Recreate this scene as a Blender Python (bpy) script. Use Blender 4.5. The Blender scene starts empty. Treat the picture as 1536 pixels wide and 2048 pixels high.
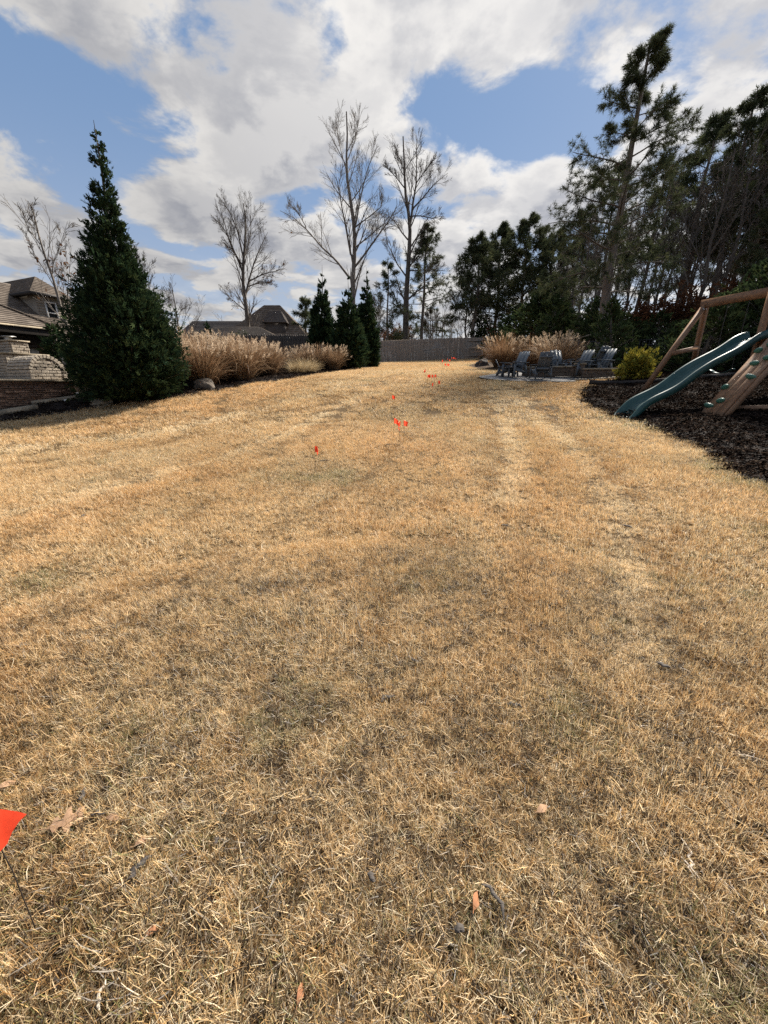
import bpy, bmesh, math, random
import numpy as np
from mathutils import Vector, Matrix
from mathutils.geometry import delaunay_2d_cdt

SC = bpy.context.scene
COL = SC.collection
R_ = math.radians

# ------------------------------------------------------------------ camera, sky, sun, exposure
EYE = np.array([0.0, 0.0, 1.45]); PITCH = R_(18.3); FPX = 769.0
cam_d = bpy.data.cameras.new("camera"); cam = bpy.data.objects.new("camera", cam_d); COL.objects.link(cam)
cam.location = EYE; cam.rotation_euler = (math.pi/2 - PITCH, 0, 0)
cam_d.sensor_fit = 'VERTICAL'; cam_d.angle = 2*math.atan(1024/FPX)
cam_d.clip_start = 0.05; cam_d.clip_end = 2000
SC.camera = cam
FWD = np.array([0, math.cos(PITCH), -math.sin(PITCH)]); UP = np.array([0, math.sin(PITCH), math.cos(PITCH)])

SUN_EL, SUN_AZ = R_(43), R_(42)            # azimuth measured from +Y towards +X
SUN_DIR = np.array([math.sin(SUN_AZ)*math.cos(SUN_EL), math.cos(SUN_AZ)*math.cos(SUN_EL), math.sin(SUN_EL)])
sun_d = bpy.data.lights.new("sun", 'SUN'); sun = bpy.data.objects.new("sun", sun_d); COL.objects.link(sun)
sun_d.energy = 5.0; sun_d.angle = R_(8); sun_d.color = (1.0, 0.93, 0.82)
sun.rotation_euler = Vector(-SUN_DIR).to_track_quat('-Z', 'Y').to_euler()
sun.location = (20, 30, 40)

SC.view_settings.view_transform = 'Standard'; SC.view_settings.look = 'None'
SC.view_settings.exposure = 1.28; SC.view_settings.gamma = 1.0; SC.view_settings.use_curve_mapping = False
SC.render.engine = 'CYCLES'
SC.cycles.max_bounces = 6; SC.cycles.transparent_max_bounces = 8
SC.cycles.diffuse_bounces = 3; SC.cycles.glossy_bounces = 2; SC.cycles.transmission_bounces = 3
SC.cycles.use_denoising = False; SC.cycles.sample_clamp_indirect = 1.5; SC.cycles.sample_clamp_direct = 6; SC.cycles.caustics_reflective = False; SC.cycles.caustics_refractive = False

def ray(u, v):
    d = FWD*FPX + np.array([1.0, 0, 0])*(u-768) + UP*(1024-v)
    return d/np.linalg.norm(d)
def P(u, v, y):
    d = ray(u, v); return EYE + d*(y/d[1])

def build_world():
    w = bpy.data.worlds.new("World"); SC.world = w; w.use_nodes = True
    nt = w.node_tree; N = nt.nodes; L = nt.links; N.clear()
    def new(t, **k):
        n = N.new(t)
        for a, b in k.items(): setattr(n, a, b)
        return n
    def math_(op, a, b=None, c=None, clamp=False):
        n = new('ShaderNodeMath', operation=op, use_clamp=clamp)
        for i, x in enumerate((a, b, c)):
            if x is None: continue
            if hasattr(x, 'is_output'): L.new(x, n.inputs[i])
            else: n.inputs[i].default_value = x
        return n.outputs[0]
    def mrange(x, a, b, c, d, smooth=True):
        n = new('ShaderNodeMapRange'); n.interpolation_type = 'SMOOTHSTEP' if smooth else 'LINEAR'
        L.new(x, n.inputs[0])
        for i, q in enumerate((a, b, c, d)): n.inputs[i+1].default_value = q
        return n.outputs[0]
    def mix(f, a, b):
        n = new('ShaderNodeMix', data_type='RGBA')
        for s, x in ((n.inputs[0], f), (n.inputs[6], a), (n.inputs[7], b)):
            if hasattr(x, 'is_output'): L.new(x, s)
            else: s.default_value = x if not isinstance(x, tuple) else (*x, 1)
        return n.outputs[2]
    sky = new('ShaderNodeTexSky', sky_type='NISHITA'); sky.sun_disc = False
    sky.sun_elevation = SUN_EL; sky.sun_rotation = SUN_AZ; sky.altitude = 100; sky.air_density = 1.0; sky.dust_density = 0.6
    tc = new('ShaderNodeTexCoord'); d = tc.outputs['Generated']
    sx = new('ShaderNodeSeparateXYZ'); L.new(d, sx.inputs[0])
    dz = math_('MAXIMUM', sx.outputs[2], 0.0); den = math_('ADD', dz, 0.16)
    cx = math_('DIVIDE', sx.outputs[0], den); cy = math_('DIVIDE', sx.outputs[1], den)
    cv = new('ShaderNodeCombineXYZ'); L.new(cx, cv.inputs[0]); L.new(cy, cv.inputs[1])
    def noise(vec, scale, detail, rough, dist=0.0, off=(0, 0, 0)):
        m = new('ShaderNodeMapping'); L.new(vec, m.inputs[0]); m.inputs['Location'].default_value = off
        n = new('ShaderNodeTexNoise'); n.inputs['Scale'].default_value = scale; n.inputs['Detail'].default_value = detail
        n.inputs['Roughness'].default_value = rough; n.inputs['Distortion'].default_value = dist
        L.new(m.outputs[0], n.inputs['Vector']); return n.outputs[0]
    off = (3.1, 7.7, 0)
    n1 = noise(cv.outputs[0], 2.7, 12, 0.58, 0.2, off)
    n2 = noise(cv.outputs[0], 2.7, 7, 0.55, 0.2, (off[0]-0.10, off[1]-0.13, 0))
    n3 = noise(cv.outputs[0], 0.9, 4, 0.5, 0.0, (1.7, 2.2, 0))
    # where the big banks and the blue gaps lie in this sky: (direction, radius, strength)
    banks = [((150, 110), .36, .17), ((420, 230), .34, .17), ((540, 330), .22, .16), ((640, 250), .18, .10), ((850, 140), .24, .15), ((1060, 90), .26, .17),
             ((950, 345), .15, .16), ((1060, 420), .17, .14), ((40, 400), .20, .14), ((700, 90), .2, .1), ((330, 520), .22, .12), ((640, 560), .24, .12),
             ((1420, 120), .3, .12), ((900, 560), .2, .10), ((120, 540), .2, .1),
             ((50, 215), .17, -.30), ((150, 290), .13, -.26), ((250, 375), .11, -.24), ((370, 20), .13, -.22), ((300, 70), .07, -.12), ((860, 262), .13, -.26), ((1010, 262), .14, -.28),
             ((1120, 230), .13, -.26), ((700, 310), .08, -.14), ((600, 425), .10, -.16), ((480, 400), .06, -.10), ((1010, 640), .3, .10), ((520, 120), .22, .12), ((680, 60), .06, -.16), ((1000, 385), .05, -.12), ((1190, 330), .09, -.16), ((20, 130), .09, -.12)]
    dens = math_('ADD', math_('MULTIPLY', math_('SUBTRACT', n1, 0.5), 1.75), 0.5)
    for (uv, rad, amp) in banks:
        vd = new('ShaderNodeVectorMath', operation='DISTANCE'); L.new(d, vd.inputs[0]); vd.inputs[1].default_value = ray(*uv)
        dens = math_('ADD', dens, mrange(vd.outputs['Value'], 0.0, rad, amp*(1.0 if amp > 0 else .8), 0.0))
    cover = mrange(dens, 0.455, 0.66, 0.0, 1.0)
    # light side of each billow: it faces the sun
    lit = mrange(math_('SUBTRACT', n1, n2), -0.075, 0.085, 0.0, 1.0)
    thick = mrange(dens, 0.58, 0.92, 0.0, 1.0)
    dt = new('ShaderNodeVectorMath', operation='DOT_PRODUCT'); L.new(d, dt.inputs[0]); dt.inputs[1].default_value = SUN_DIR
    toward = mrange(dt.outputs['Value'], 0.35, 1.0, 0.0, 1.0)
    shade = math_('ADD', math_('MULTIPLY', lit, 0.55), math_('MULTIPLY', math_('SUBTRACT', 1.0, thick), 0.40), clamp=True)
    shade = math_('ADD', shade, math_('MULTIPLY', math_('SUBTRACT', n3, 0.5), 0.7), clamp=True)
    ccol = mix(shade, (2.6, 2.7, 3.05), (5.9, 5.75, 5.55))
    glow = math_('ADD', 1.0, math_('MULTIPLY', toward, 0.44))
    vm = new('ShaderNodeVectorMath', operation='SCALE'); L.new(ccol, vm.inputs[0]); L.new(glow, vm.inputs['Scale'])
    # the blue itself, a little denser than the clear-air model
    hz = mrange(sx.outputs[2], 0.0, 0.5, 0.0, 1.0)
    blue = mix(hz, (4.2, 4.8, 5.9), (1.8, 2.95, 5.0))
    skyc = mix(0.75, sky.outputs[0], blue)
    low = mrange(sx.outputs[2], 0.0, 0.30, 0.62, 0.0)   # horizon cloud veil
    cov2 = math_('MAXIMUM', cover, low)
    final = mix(cov2, skyc, vm.outputs[0])
    bg = new('ShaderNodeBackground'); bg.inputs['Strength'].default_value = 0.048; L.new(final, bg.inputs[0])
    out = new('ShaderNodeOutputWorld'); L.new(bg.outputs[0], out.inputs[0])
    w.cycles.sampling_method = 'MANUAL'; w.cycles.sample_map_resolution = 1024
build_world()

# ------------------------------------------------------------------ terrain
ctrl = [P(u, v, y) for (u, v, y) in [
    (630, 945, 5.4), (800, 885, 6.8), (786, 817, 10), (875, 777, 13), (860, 758, 15), (850, 737, 25), (800, 724, 37), (960, 718, 39), (760, 726, 36),
    (0, 845, 9.3), (150, 821, 10.6), (270, 800, 11.5), (390, 787, 12.5), (450, 776, 13.6), (580, 757, 15.8), (640, 746, 19), (700, 737, 24), (757, 727, 31),
    (1536, 970, 4.1), (1400, 900, 5.8), (1260, 832, 8.5), (1170, 800, 10.2), (1268, 763, 12.5), (1085, 763, 14.2), (1155, 763, 14), (968, 757, 15),
    (975, 735, 22), (1000, 739, 19.5), (1150, 743, 18.5), (0, 822, 10.2), (150, 795, 11.7), (1420, 836, 7.6), (1283, 786, 11)]]
ctrl += [np.array(p, float) for p in [(0, 0, 0), (1.2, 0.6, .03), (-1.2, 0.6, 0), (0, 1.5, .03), (2, 2, .14), (-2, 2, .07), (0, 3.2, .12), (-4.5, 3, .1), (3, 0, .12), (-3, -1, -.05), (0, -4, -.3), (8, -3, .4), (-8, -3, 0),
    (-40, -10, .2), (40, -10, 1.2), (-60, 30, 2.6), (60, 30, 4.5), (-60, 80, 4.6), (0, 80, 5.0), (60, 80, 5.6), (0, 58, 4.4), (25, 25, 3.0), (-25, 26, 1.7), (-20, 10, .9), (20, 5, 1.5), (-22, 45, 2.9)]]
ctrl = np.array(ctrl)
def _phi(r2): return np.where(r2 > 1e-9, 0.5*r2*np.log(np.maximum(r2, 1e-9)), 0.0)
def _fit():
    X = ctrl[:, :2]; n = len(X)
    K = _phi(((X[:, None]-X[None])**2).sum(-1)) + np.eye(n)*0.02
    Q = np.c_[np.ones(n), X]; A = np.block([[K, Q], [Q.T, np.zeros((3, 3))]])
    return np.linalg.solve(A, np.r_[ctrl[:, 2], 0, 0, 0])
TPS = _fit()
def H(x, y):
    x = np.atleast_1d(np.asarray(x, float)); y = np.atleast_1d(np.asarray(y, float))
    out = np.empty(x.shape); xf, yf, of = x.ravel(), y.ravel(), np.empty(x.size)
    for i in range(0, xf.size, 20000):
        a, b = xf[i:i+20000], yf[i:i+20000]
        r2 = (a[:, None]-ctrl[None, :, 0])**2 + (b[:, None]-ctrl[None, :, 1])**2
        of[i:i+20000] = _phi(r2)@TPS[:-3] + TPS[-3] + TPS[-2]*a + TPS[-1]*b
    rr = np.hypot(xf, yf-20); k = np.clip((rr-55)/40, 0, 1); k = k*k*(3-2*k)
    of = of*(1-k) + 4.6*k
    return of.reshape(x.shape)
def h1(x, y): return float(H(x, y)[0])
def G(u, v):
    d = ray(u, v); t = np.r_[np.linspace(.3, 20, 400), np.linspace(20.2, 90, 400)]
    p = EYE + t[:, None]*d; s = p[:, 2] - H(p[:, 0], p[:, 1])
    k = np.where(s < 0)[0]
    if not len(k): return p[-1]
    i = k[0]
    if i == 0: return p[0]
    f = s[i-1]/(s[i-1]-s[i]); q = p[i-1]+(p[i]-p[i-1])*f
    return q

# ------------------------------------------------------------------ helpers: materials
def nodes_of(m):
    m.use_nodes = True; nt = m.node_tree; nt.nodes.clear(); return nt
MATS = {}
def mat(name, c1, c2=None, rough=.7, scale=8, detail=6, bump=0.0, bscale=None, stretch=None, metal=0, spec=.4, c3=None, c3scale=1.2, coord='Object', c3amt=(.52, .68)):
    if name in MATS: return MATS[name]
    m = bpy.data.materials.new(name); nt = nodes_of(m); N, L = nt.nodes, nt.links
    o = N.new('ShaderNodeOutputMaterial'); b = N.new('ShaderNodeBsdfPrincipled'); L.new(b.outputs[0], o.inputs[0])
    b.inputs['Roughness'].default_value = rough; b.inputs['Metallic'].default_value = metal
    b.inputs['Specular IOR Level'].default_value = spec
    c2 = c2 or tuple(x*.6 for x in c1)
    tc = N.new('ShaderNodeTexCoord'); mp = N.new('ShaderNodeMapping'); L.new(tc.outputs[coord], mp.inputs[0])
    if stretch: mp.inputs['Scale'].default_value = stretch
    n = N.new('ShaderNodeTexNoise'); n.inputs['Scale'].default_value = scale; n.inputs['Detail'].default_value = detail; L.new(mp.outputs[0], n.inputs[0])
    r = N.new('ShaderNodeValToRGB'); r.color_ramp.elements[0].position = .3; r.color_ramp.elements[1].position = .7
    r.color_ramp.elements[0].color = (*c2, 1); r.color_ramp.elements[1].color = (*c1, 1); L.new(n.outputs[0], r.inputs[0])
    col = r.outputs[0]
    if c3:
        n3 = N.new('ShaderNodeTexNoise'); n3.inputs['Scale'].default_value = c3scale; n3.inputs['Detail'].default_value = 8; L.new(tc.outputs[coord], n3.inputs[0])
        mr = N.new('ShaderNodeMapRange'); mr.inputs[1].default_value, mr.inputs[2].default_value = c3amt; L.new(n3.outputs[0], mr.inputs[0])
        mx = N.new('ShaderNodeMix'); mx.data_type = 'RGBA'; L.new(mr.outputs[0], mx.inputs[0]); L.new(col, mx.inputs[6]); mx.inputs[7].default_value = (*c3, 1); col = mx.outputs[2]
    oi = N.new('ShaderNodeObjectInfo'); mr = N.new('ShaderNodeMapRange'); L.new(oi.outputs['Random'], mr.inputs[0]); mr.inputs[3].default_value = .85; mr.inputs[4].default_value = 1.12
    vs = N.new('ShaderNodeVectorMath'); vs.operation = 'SCALE'; L.new(col, vs.inputs[0]); L.new(mr.outputs[0], vs.inputs['Scale'])
    L.new(vs.outputs[0], b.inputs['Base Color'])
    if bump:
        nb = N.new('ShaderNodeTexNoise'); nb.inputs['Scale'].default_value = bscale or scale*3; nb.inputs['Detail'].default_value = 8; L.new(mp.outputs[0], nb.inputs[0])
        bp = N.new('ShaderNodeBump'); bp.inputs['Strength'].default_value = 1; bp.inputs['Distance'].default_value = bump
        L.new(nb.outputs[0], bp.inputs['Height']); L.new(bp.outputs[0], b.inputs['Normal'])
    MATS[name] = m; return m
def leafmat(name, trans=.35, gloss=.0, mod=None):
    """Foliage: the colour is the plant's own, stored per vertex; light passes through a little."""
    if name in MATS: return MATS[name]
    m = bpy.data.materials.new(name); nt = nodes_of(m); N, L = nt.nodes, nt.links
    o = N.new('ShaderNodeOutputMaterial'); at = N.new('ShaderNodeAttribute'); at.attribute_name = 'col'
    col = at.outputs['Color']
    if mod:                                     # large soft patches of a second tint over the ground
        ge = N.new('ShaderNodeNewGeometry')
        for (sc, lo, hi, tint, amt) in mod:
            n = N.new('ShaderNodeTexNoise'); n.inputs['Scale'].default_value = sc; n.inputs['Detail'].default_value = 5; n.inputs['Roughness'].default_value = .6
            L.new(ge.outputs['Position'], n.inputs[0])
            mr = N.new('ShaderNodeMapRange'); mr.inputs[1].default_value = lo; mr.inputs[2].default_value = hi; mr.inputs[4].default_value = amt; L.new(n.outputs[0], mr.inputs[0])
            mx = N.new('ShaderNodeMix'); mx.data_type = 'RGBA'; mx.blend_type = 'MULTIPLY'; L.new(mr.outputs[0], mx.inputs[0]); L.new(col, mx.inputs[6]); mx.inputs[7].default_value = (*tint, 1); col = mx.outputs[2]
    d = N.new('ShaderNodeBsdfDiffuse'); t = N.new('ShaderNodeBsdfTranslucent'); mx = N.new('ShaderNodeMixShader'); mx.inputs[0].default_value = trans
    L.new(col, d.inputs[0]); L.new(col, t.inputs[0]); L.new(d.outputs[0], mx.inputs[1]); L.new(t.outputs[0], mx.inputs[2])
    sh = mx.outputs[0]
    if gloss:
        g = N.new('ShaderNodeBsdfGlossy'); g.inputs['Roughness'].default_value = .45; m2 = N.new('ShaderNodeMixShader'); m2.inputs[0].default_value = gloss
        L.new(sh, m2.inputs[1]); L.new(g.outputs[0], m2.inputs[2]); sh = m2.outputs[0]
    L.new(sh, o.inputs[0]); MATS[name] = m; return m

# ------------------------------------------------------------------ helpers: meshes
class MB:
    def __init__(s): s.v = []; s.f = {3: [], 4: []}; s.c = []; s.n = 0; s.poly = []
    def add(s, V, F, col=(1, 1, 1)):
        V = np.asarray(V, float).reshape(-1, 3); F = np.asarray(F, np.int64)
        col = np.asarray(col, float)
        if col.ndim == 1: col = np.tile(col, (len(V), 1))
        s.v.append(V); s.c.append(col); s.f[F.shape[1]].append(F+s.n); s.n += len(V)
    def ngon(s, V, col=(1, 1, 1)):
        V = np.asarray(V, float); s.v.append(V); s.c.append(np.tile(np.asarray(col, float), (len(V), 1))); s.poly.append(list(range(s.n, s.n+len(V)))); s.n += len(V)
    def box(s, c, size, rz=0, col=(1, 1, 1), rx=0, ry=0):
        sx, sy, sz = [q/2 for q in size]
        V = np.array([(x, y, z) for x in (-sx, sx) for y in (-sy, sy) for z in (-sz, sz)])
        M = np.array(Matrix.Rotation(rz, 3, 'Z') @ Matrix.Rotation(ry, 3, 'Y') @ Matrix.Rotation(rx, 3, 'X'))
        s.add(V@M.T+np.asarray(c), [(0, 1, 3, 2), (4, 6, 7, 5), (0, 4, 5, 1), (2, 3, 7, 6), (0, 2, 6, 4), (1, 5, 7, 3)], col)
    def bar(s, a, b, w, h, up=(0, 0, 1), col=(1, 1, 1)):
        a = np.asarray(a, float); b = np.asarray(b, float); d = b-a; l = np.linalg.norm(d); d = d/l
        up = np.asarray(up, float); x = np.cross(d, up)
        if np.linalg.norm(x) < 1e-5: x = np.cross(d, (1, 0, 0))
        x /= np.linalg.norm(x); z = np.cross(x, d)
        V = [a+d*(l*t)+x*(sx*w/2)+z*(sz*h/2) for t in (0, 1) for sx in (-1, 1) for sz in (-1, 1)]
        s.add(V, [(0, 1, 3, 2), (4, 6, 7, 5), (0, 4, 5, 1), (2, 3, 7, 6), (0, 2, 6, 4), (1, 5, 7, 3)], col)
    def tubes(s, Pn, Rn, sides=4, col=(1, 1, 1)):
        Pn = np.asarray(Pn, float); Rn = np.asarray(Rn, float); N, K, _ = Pn.shape
        T = np.gradient(Pn, axis=1); T /= np.linalg.norm(T, axis=2, keepdims=True)+1e-9
        ref = np.where(np.abs(T[:, :1, 2:3]) > .8, np.array([1.0, .1, 0]), np.array([0, .1, 1.0])); ref = np.broadcast_to(ref, T.shape)
        A = np.cross(T, ref); A /= np.linalg.norm(A, axis=2, keepdims=True)+1e-9; B = np.cross(T, A)
        th = np.arange(sides)*2*math.pi/sides
        V = Pn[:, :, None]+Rn[:, :, None, None]*(A[:, :, None]*np.cos(th)[None, None, :, None]+B[:, :, None]*np.sin(th)[None, None, :, None])
        i = np.arange(N)[:, None, None]*K*sides; k = np.arange(K-1)[None, :, None]*sides; j = np.arange(sides)[None, None]
        j2 = (j+1) % sides
        F = np.stack([i+k+j, i+k+j2, i+k+sides+j2, i+k+sides+j], -1).reshape(-1, 4)
        c = np.asarray(col, float)
        if c.ndim == 2: c = np.repeat(c, K*sides, 0)
        s.add(V, F, c)
    def ribbons(s, Pn, Wn, side, col):
        """Pn N,K,3  Wn N,K  side N,3 (or N,K,3); col N,3 or N,K,3"""
        Pn = np.asarray(Pn, float); N, K, _ = Pn.shape; side = np.asarray(side, float)
        if side.ndim == 2: side = side[:, None]
        side = side/(np.linalg.norm(side, axis=-1, keepdims=True)+1e-9)
        Wn = np.broadcast_to(Wn, (N, K))
        V = np.stack([Pn-side*Wn[..., None]/2, Pn+side*Wn[..., None]/2], 2)
        col = np.asarray(col, float)
        if col.ndim == 2: col = np.broadcast_to(col[:, None], (N, K, 3))
        C = np.repeat(col[:, :, None], 2, 2).reshape(-1, 3)
        i = np.arange(N)[:, None]*K*2; k = np.arange(K-1)[None]*2
        F = np.stack([i+k, i+k+1, i+k+3, i+k+2], -1).reshape(-1, 4)
        s.add(V, F, C)
    def mesh(s, name, m=None, smooth=False):
        me = bpy.data.meshes.new(name); V = np.concatenate(s.v); C = np.concatenate(s.c)
        fs = [np.concatenate(s.f[k]) for k in (3, 4) if s.f[k]]
        tot = np.concatenate([np.full(len(f), f.shape[1]) for f in fs]+[np.array([len(p) for p in s.poly], int)]).astype(np.int32)
        idx = np.concatenate([f.ravel() for f in fs]+[np.array(p) for p in s.poly]).astype(np.int32)
        me.vertices.add(len(V)); me.vertices.foreach_set('co', V.astype(np.float32).ravel())
        me.loops.add(len(idx)); me.loops.foreach_set('vertex_index', idx)
        me.polygons.add(len(tot)); st = np.r_[0, np.cumsum(tot)[:-1]].astype(np.int32)
        me.polygons.foreach_set('loop_start', st); me.polygons.foreach_set('loop_total', tot)
        if smooth: me.polygons.foreach_set('use_smooth', np.ones(len(tot), bool))
        a = me.color_attributes.new('col', 'FLOAT_COLOR', 'POINT'); a.data.foreach_set('color', np.c_[C, np.ones(len(C))].astype(np.float32).ravel())
        me.update(calc_edges=True); me.validate()
        if m: me.materials.append(m)
        return me
    def build(s, name, m, parent=None, smooth=False):
        o = bpy.data.objects.new(name, s.mesh(name, m, smooth)); COL.objects.link(o)
        if parent: o.parent = parent
        return o

def tag(o, label=None, cat=None, group=None, kind=None):
    if label: o['label'] = label
    if cat: o['category'] = cat
    if group: o['group'] = group
    if kind: o['kind'] = kind
    return o
def thing(name, label, cat, loc=(0, 0, 0), rz=0, group=None):
    o = bpy.data.objects.new(name, None); COL.objects.link(o); o.empty_display_size = .1
    o.location = loc; o.rotation_euler = (0, 0, rz); return tag(o, label, cat, group)
def copy_thing(o, loc, rz=0, sc=1.0, label=None, parent=None):
    def rec(q, par):
        c = q.copy(); COL.objects.link(c)
        if par: c.parent = par
        for ch in q.children: rec(ch, c)
        return c
    c = rec(o, parent); c.location = loc; c.rotation_euler = (0, 0, rz); c.scale = (sc, sc, sc) if np.isscalar(sc) else sc
    if label: c['label'] = label
    return c
def piece(name, me, parent, loc, size, rot=(0, 0, 0), m=None):
    o = bpy.data.objects.new(name, me); COL.objects.link(o); o.parent = parent
    o.location = loc; o.scale = size; o.rotation_euler = rot
    return o
def block_mesh(name, m, seed, j=.06, bev=.09):
    """a unit block with softened, uneven edges"""
    bm = bmesh.new(); bmesh.ops.create_cube(bm, size=1.0)
    bmesh.ops.bevel(bm, geom=bm.edges[:], offset=bev, segments=1, affect='EDGES')
    rg = random.Random(seed)
    for v in bm.verts: v.co += Vector((rg.uniform(-j, j), rg.uniform(-j, j), rg.uniform(-j, j)))
    me = bpy.data.meshes.new(name); bm.to_mesh(me); bm.free(); me.materials.append(m); return me
def unit(v): return v/(np.linalg.norm(v, axis=-1, keepdims=True)+1e-9)
def resample(pl, K):
    pl = np.asarray(pl, float); s = np.r_[0, np.cumsum(np.linalg.norm(np.diff(pl, axis=0), axis=1))]
    t = np.linspace(0, s[-1], K); return np.stack([np.interp(t, s, pl[:, i]) for i in range(3)], 1)
def inpoly(x, y, poly):
    poly = np.asarray(poly); ins = np.zeros(x.shape, bool); j = len(poly)-1
    for i in range(len(poly)):
        xi, yi = poly[i]; xj, yj = poly[j]
        c = ((yi > y) != (yj > y)) & (x < (xj-xi)*(y-yi)/(yj-yi+1e-12)+xi); ins ^= c; j = i
    return ins
def smooth_closed(pts, n=6):
    pts = np.asarray(pts, float); out = []; N = len(pts)
    for i in range(N):
        p0, p1, p2, p3 = pts[i-1], pts[i], pts[(i+1) % N], pts[(i+2) % N]
        for k in range(n):
            t = k/n; out.append(.5*((2*p1)+(-p0+p2)*t+(2*p0-5*p1+4*p2-p3)*t*t+(-p0+3*p1-3*p2+p3)*t**3))
    return np.array(out)
def tilt(nrm, yaw):
    z = unit(nrm); x = np.c_[np.cos(yaw), np.sin(yaw), np.zeros(len(yaw))]; x = unit(x-z*(x*z).sum(1, keepdims=True)); y = np.cross(z, x)
    return np.c_[np.arctan2(y[:, 2], z[:, 2]), -np.arcsin(np.clip(x[:, 2], -1, 1)), np.arctan2(x[:, 1], x[:, 0])]
def vnoise(x, y, sc, seed):
    rg = np.random.RandomState(seed); tab = rg.rand(64, 64); X = x/sc; Y = y/sc
    i = np.floor(X).astype(int); j = np.floor(Y).astype(int); fx = X-i; fy = Y-j; fx = fx*fx*(3-2*fx); fy = fy*fy*(3-2*fy)
    g = lambda a, b: tab[a % 64, b % 64]
    return (g(i, j)*(1-fx)+g(i+1, j)*fx)*(1-fy)+(g(i, j+1)*(1-fx)+g(i+1, j+1)*fx)*fy

# ------------------------------------------------------------------ setting: ground sheets
def axis(lo, hi, mid_lo, mid_hi, step, n_out):
    a = np.arange(mid_lo, mid_hi+1e-6, step); l = mid_lo-np.geomspace(step, mid_lo-lo, n_out)[::-1]; r = mid_hi+np.geomspace(step, hi-mid_hi, n_out)
    return np.r_[l, a, r]
def ground_sheet():
    xs = axis(-900, 900, -16, 16, .4, 26); ys = axis(-600, 1300, -2, 46, .4, 26)
    X, Y = np.meshgrid(xs, ys, indexing='ij'); Z = H(X, Y)
    V = np.stack([X, Y, Z], -1).reshape(-1, 3); n, m_ = X.shape
    i = np.arange(n-1)[:, None]*m_; j = np.arange(m_-1)[None]
    F = np.stack([i+j, i+m_+j, i+m_+j+1, i+j+1], -1).reshape(-1, 4)
    b = MB(); b.add(V, F)
    m = mat('thatch', (.15, .098, .048), (.05, .032, .016), rough=.95, scale=38, detail=10, bump=.02, bscale=60, c3=(.06, .042, .022), c3scale=.5, spec=.1)
    return tag(b.build('lawn', m, smooth=True), kind='structure')
ground_sheet()

def px(lst): return [tuple(G(u, v)[:2]) for (u, v) in lst]
LEFT_BED = px([(-260, 900), (-120, 868), (0, 846), (60, 837), (150, 823), (220, 812), (300, 803), (390, 789), (450, 778), (520, 766), (580, 758), (640, 748), (690, 741), (735, 734), (757, 728)])+[(-1.6, 37.5), (-20, 37.8), (-26, 20), (-24, 8)]
RIGHT_BED = [(9.5, 1.2), (5.6, 2.6)]+px([(1536, 972), (1460, 930), (1400, 898), (1330, 866), (1290, 849), (1245, 837), (1200, 820), (1174, 803), (1165, 789), (1172, 775), (1210, 765), (1240, 757)])+[(9.6, 15.5), (22, 14), (24, 4), (18, 0)]
FAR_BED = px([(938, 731), (950, 737), (1000, 742), (1060, 745)])+[(5.4, 17.6), (8.4, 16.6), (11, 16.2), (22, 14.6), (30, 30), (24, 46), (9, 37.5)]+px([(985, 723), (955, 727)])
PATIO = px([(958, 756), (985, 761), (1040, 764.5), (1100, 765.5), (1150, 765)])+[(6.9, 14.4), (9.4, 14.6), (10.2, 16.0), (8.4, 16.5), (5.6, 17.4)]+px([(1010, 748), (975, 752)])
POLYS = [smooth_closed(p, 5) for p in (LEFT_BED, RIGHT_BED, FAR_BED, PATIO)]
def sheet(name, poly, lift, edge, m, step, kind='structure'):
    poly = np.asarray(poly); lo, hi = poly.min(0), poly.max(0); rg = np.random.RandomState(5)
    gx, gy = np.meshgrid(np.arange(lo[0], hi[0], step), np.arange(lo[1], hi[1], step)); gx = gx.ravel()+rg.uniform(-.2, .2, gx.size)*step; gy = gy.ravel()+rg.uniform(-.2, .2, gy.size)*step
    k = inpoly(gx, gy, poly); pts = np.r_[poly, np.c_[gx[k], gy[k]]]
    n = len(poly); res = delaunay_2d_cdt([Vector(p) for p in pts], [], [list(range(n))], 1, 1e-4)
    V2 = np.array([(v.x, v.y) for v in res[0]]); F = [list(f) for f in res[2]]
    d = np.min(np.hypot(V2[:, None, 0]-poly[None, :, 0], V2[:, None, 1]-poly[None, :, 1]), 1)
    z = H(V2[:, 0], V2[:, 1]) + edge + (lift-edge)*np.clip(d/.5, 0, 1)
    b = MB(); b.add(np.c_[V2, z], np.array([f for f in F if len(f) == 3]))
    return tag(b.build(name, m, smooth=True), kind=kind)
m_mulch = mat('dark_mulch', (.040, .030, .026), (.012, .009, .008), rough=.95, scale=30, detail=10, bump=.03, bscale=45, c3=(.07, .052, .042), c3scale=6, c3amt=(.6, .75), spec=.15)
m_litter = mat('leaf_litter', (.105, .066, .038), (.035, .022, .014), rough=.95, scale=22, detail=10, bump=.03, bscale=40, c3=(.14, .10, .055), c3scale=9, c3amt=(.58, .7), spec=.1)
sheet('mulch_bed', POLYS[0], .07, .012, m_mulch, .55)
sheet('mulch_bed', POLYS[1], .07, .012, m_mulch, .40)
sheet('planting_bed', POLYS[2], .09, .014, m_litter, .8)
m_pave = mat('patio_stone', (.22, .205, .19), (.13, .12, .11), rough=.85, scale=5, bump=.008, c3=(.15, .14, .125), c3scale=2.2)
sheet('patio', POLYS[3], .055, .045, m_pave, .5)

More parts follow.
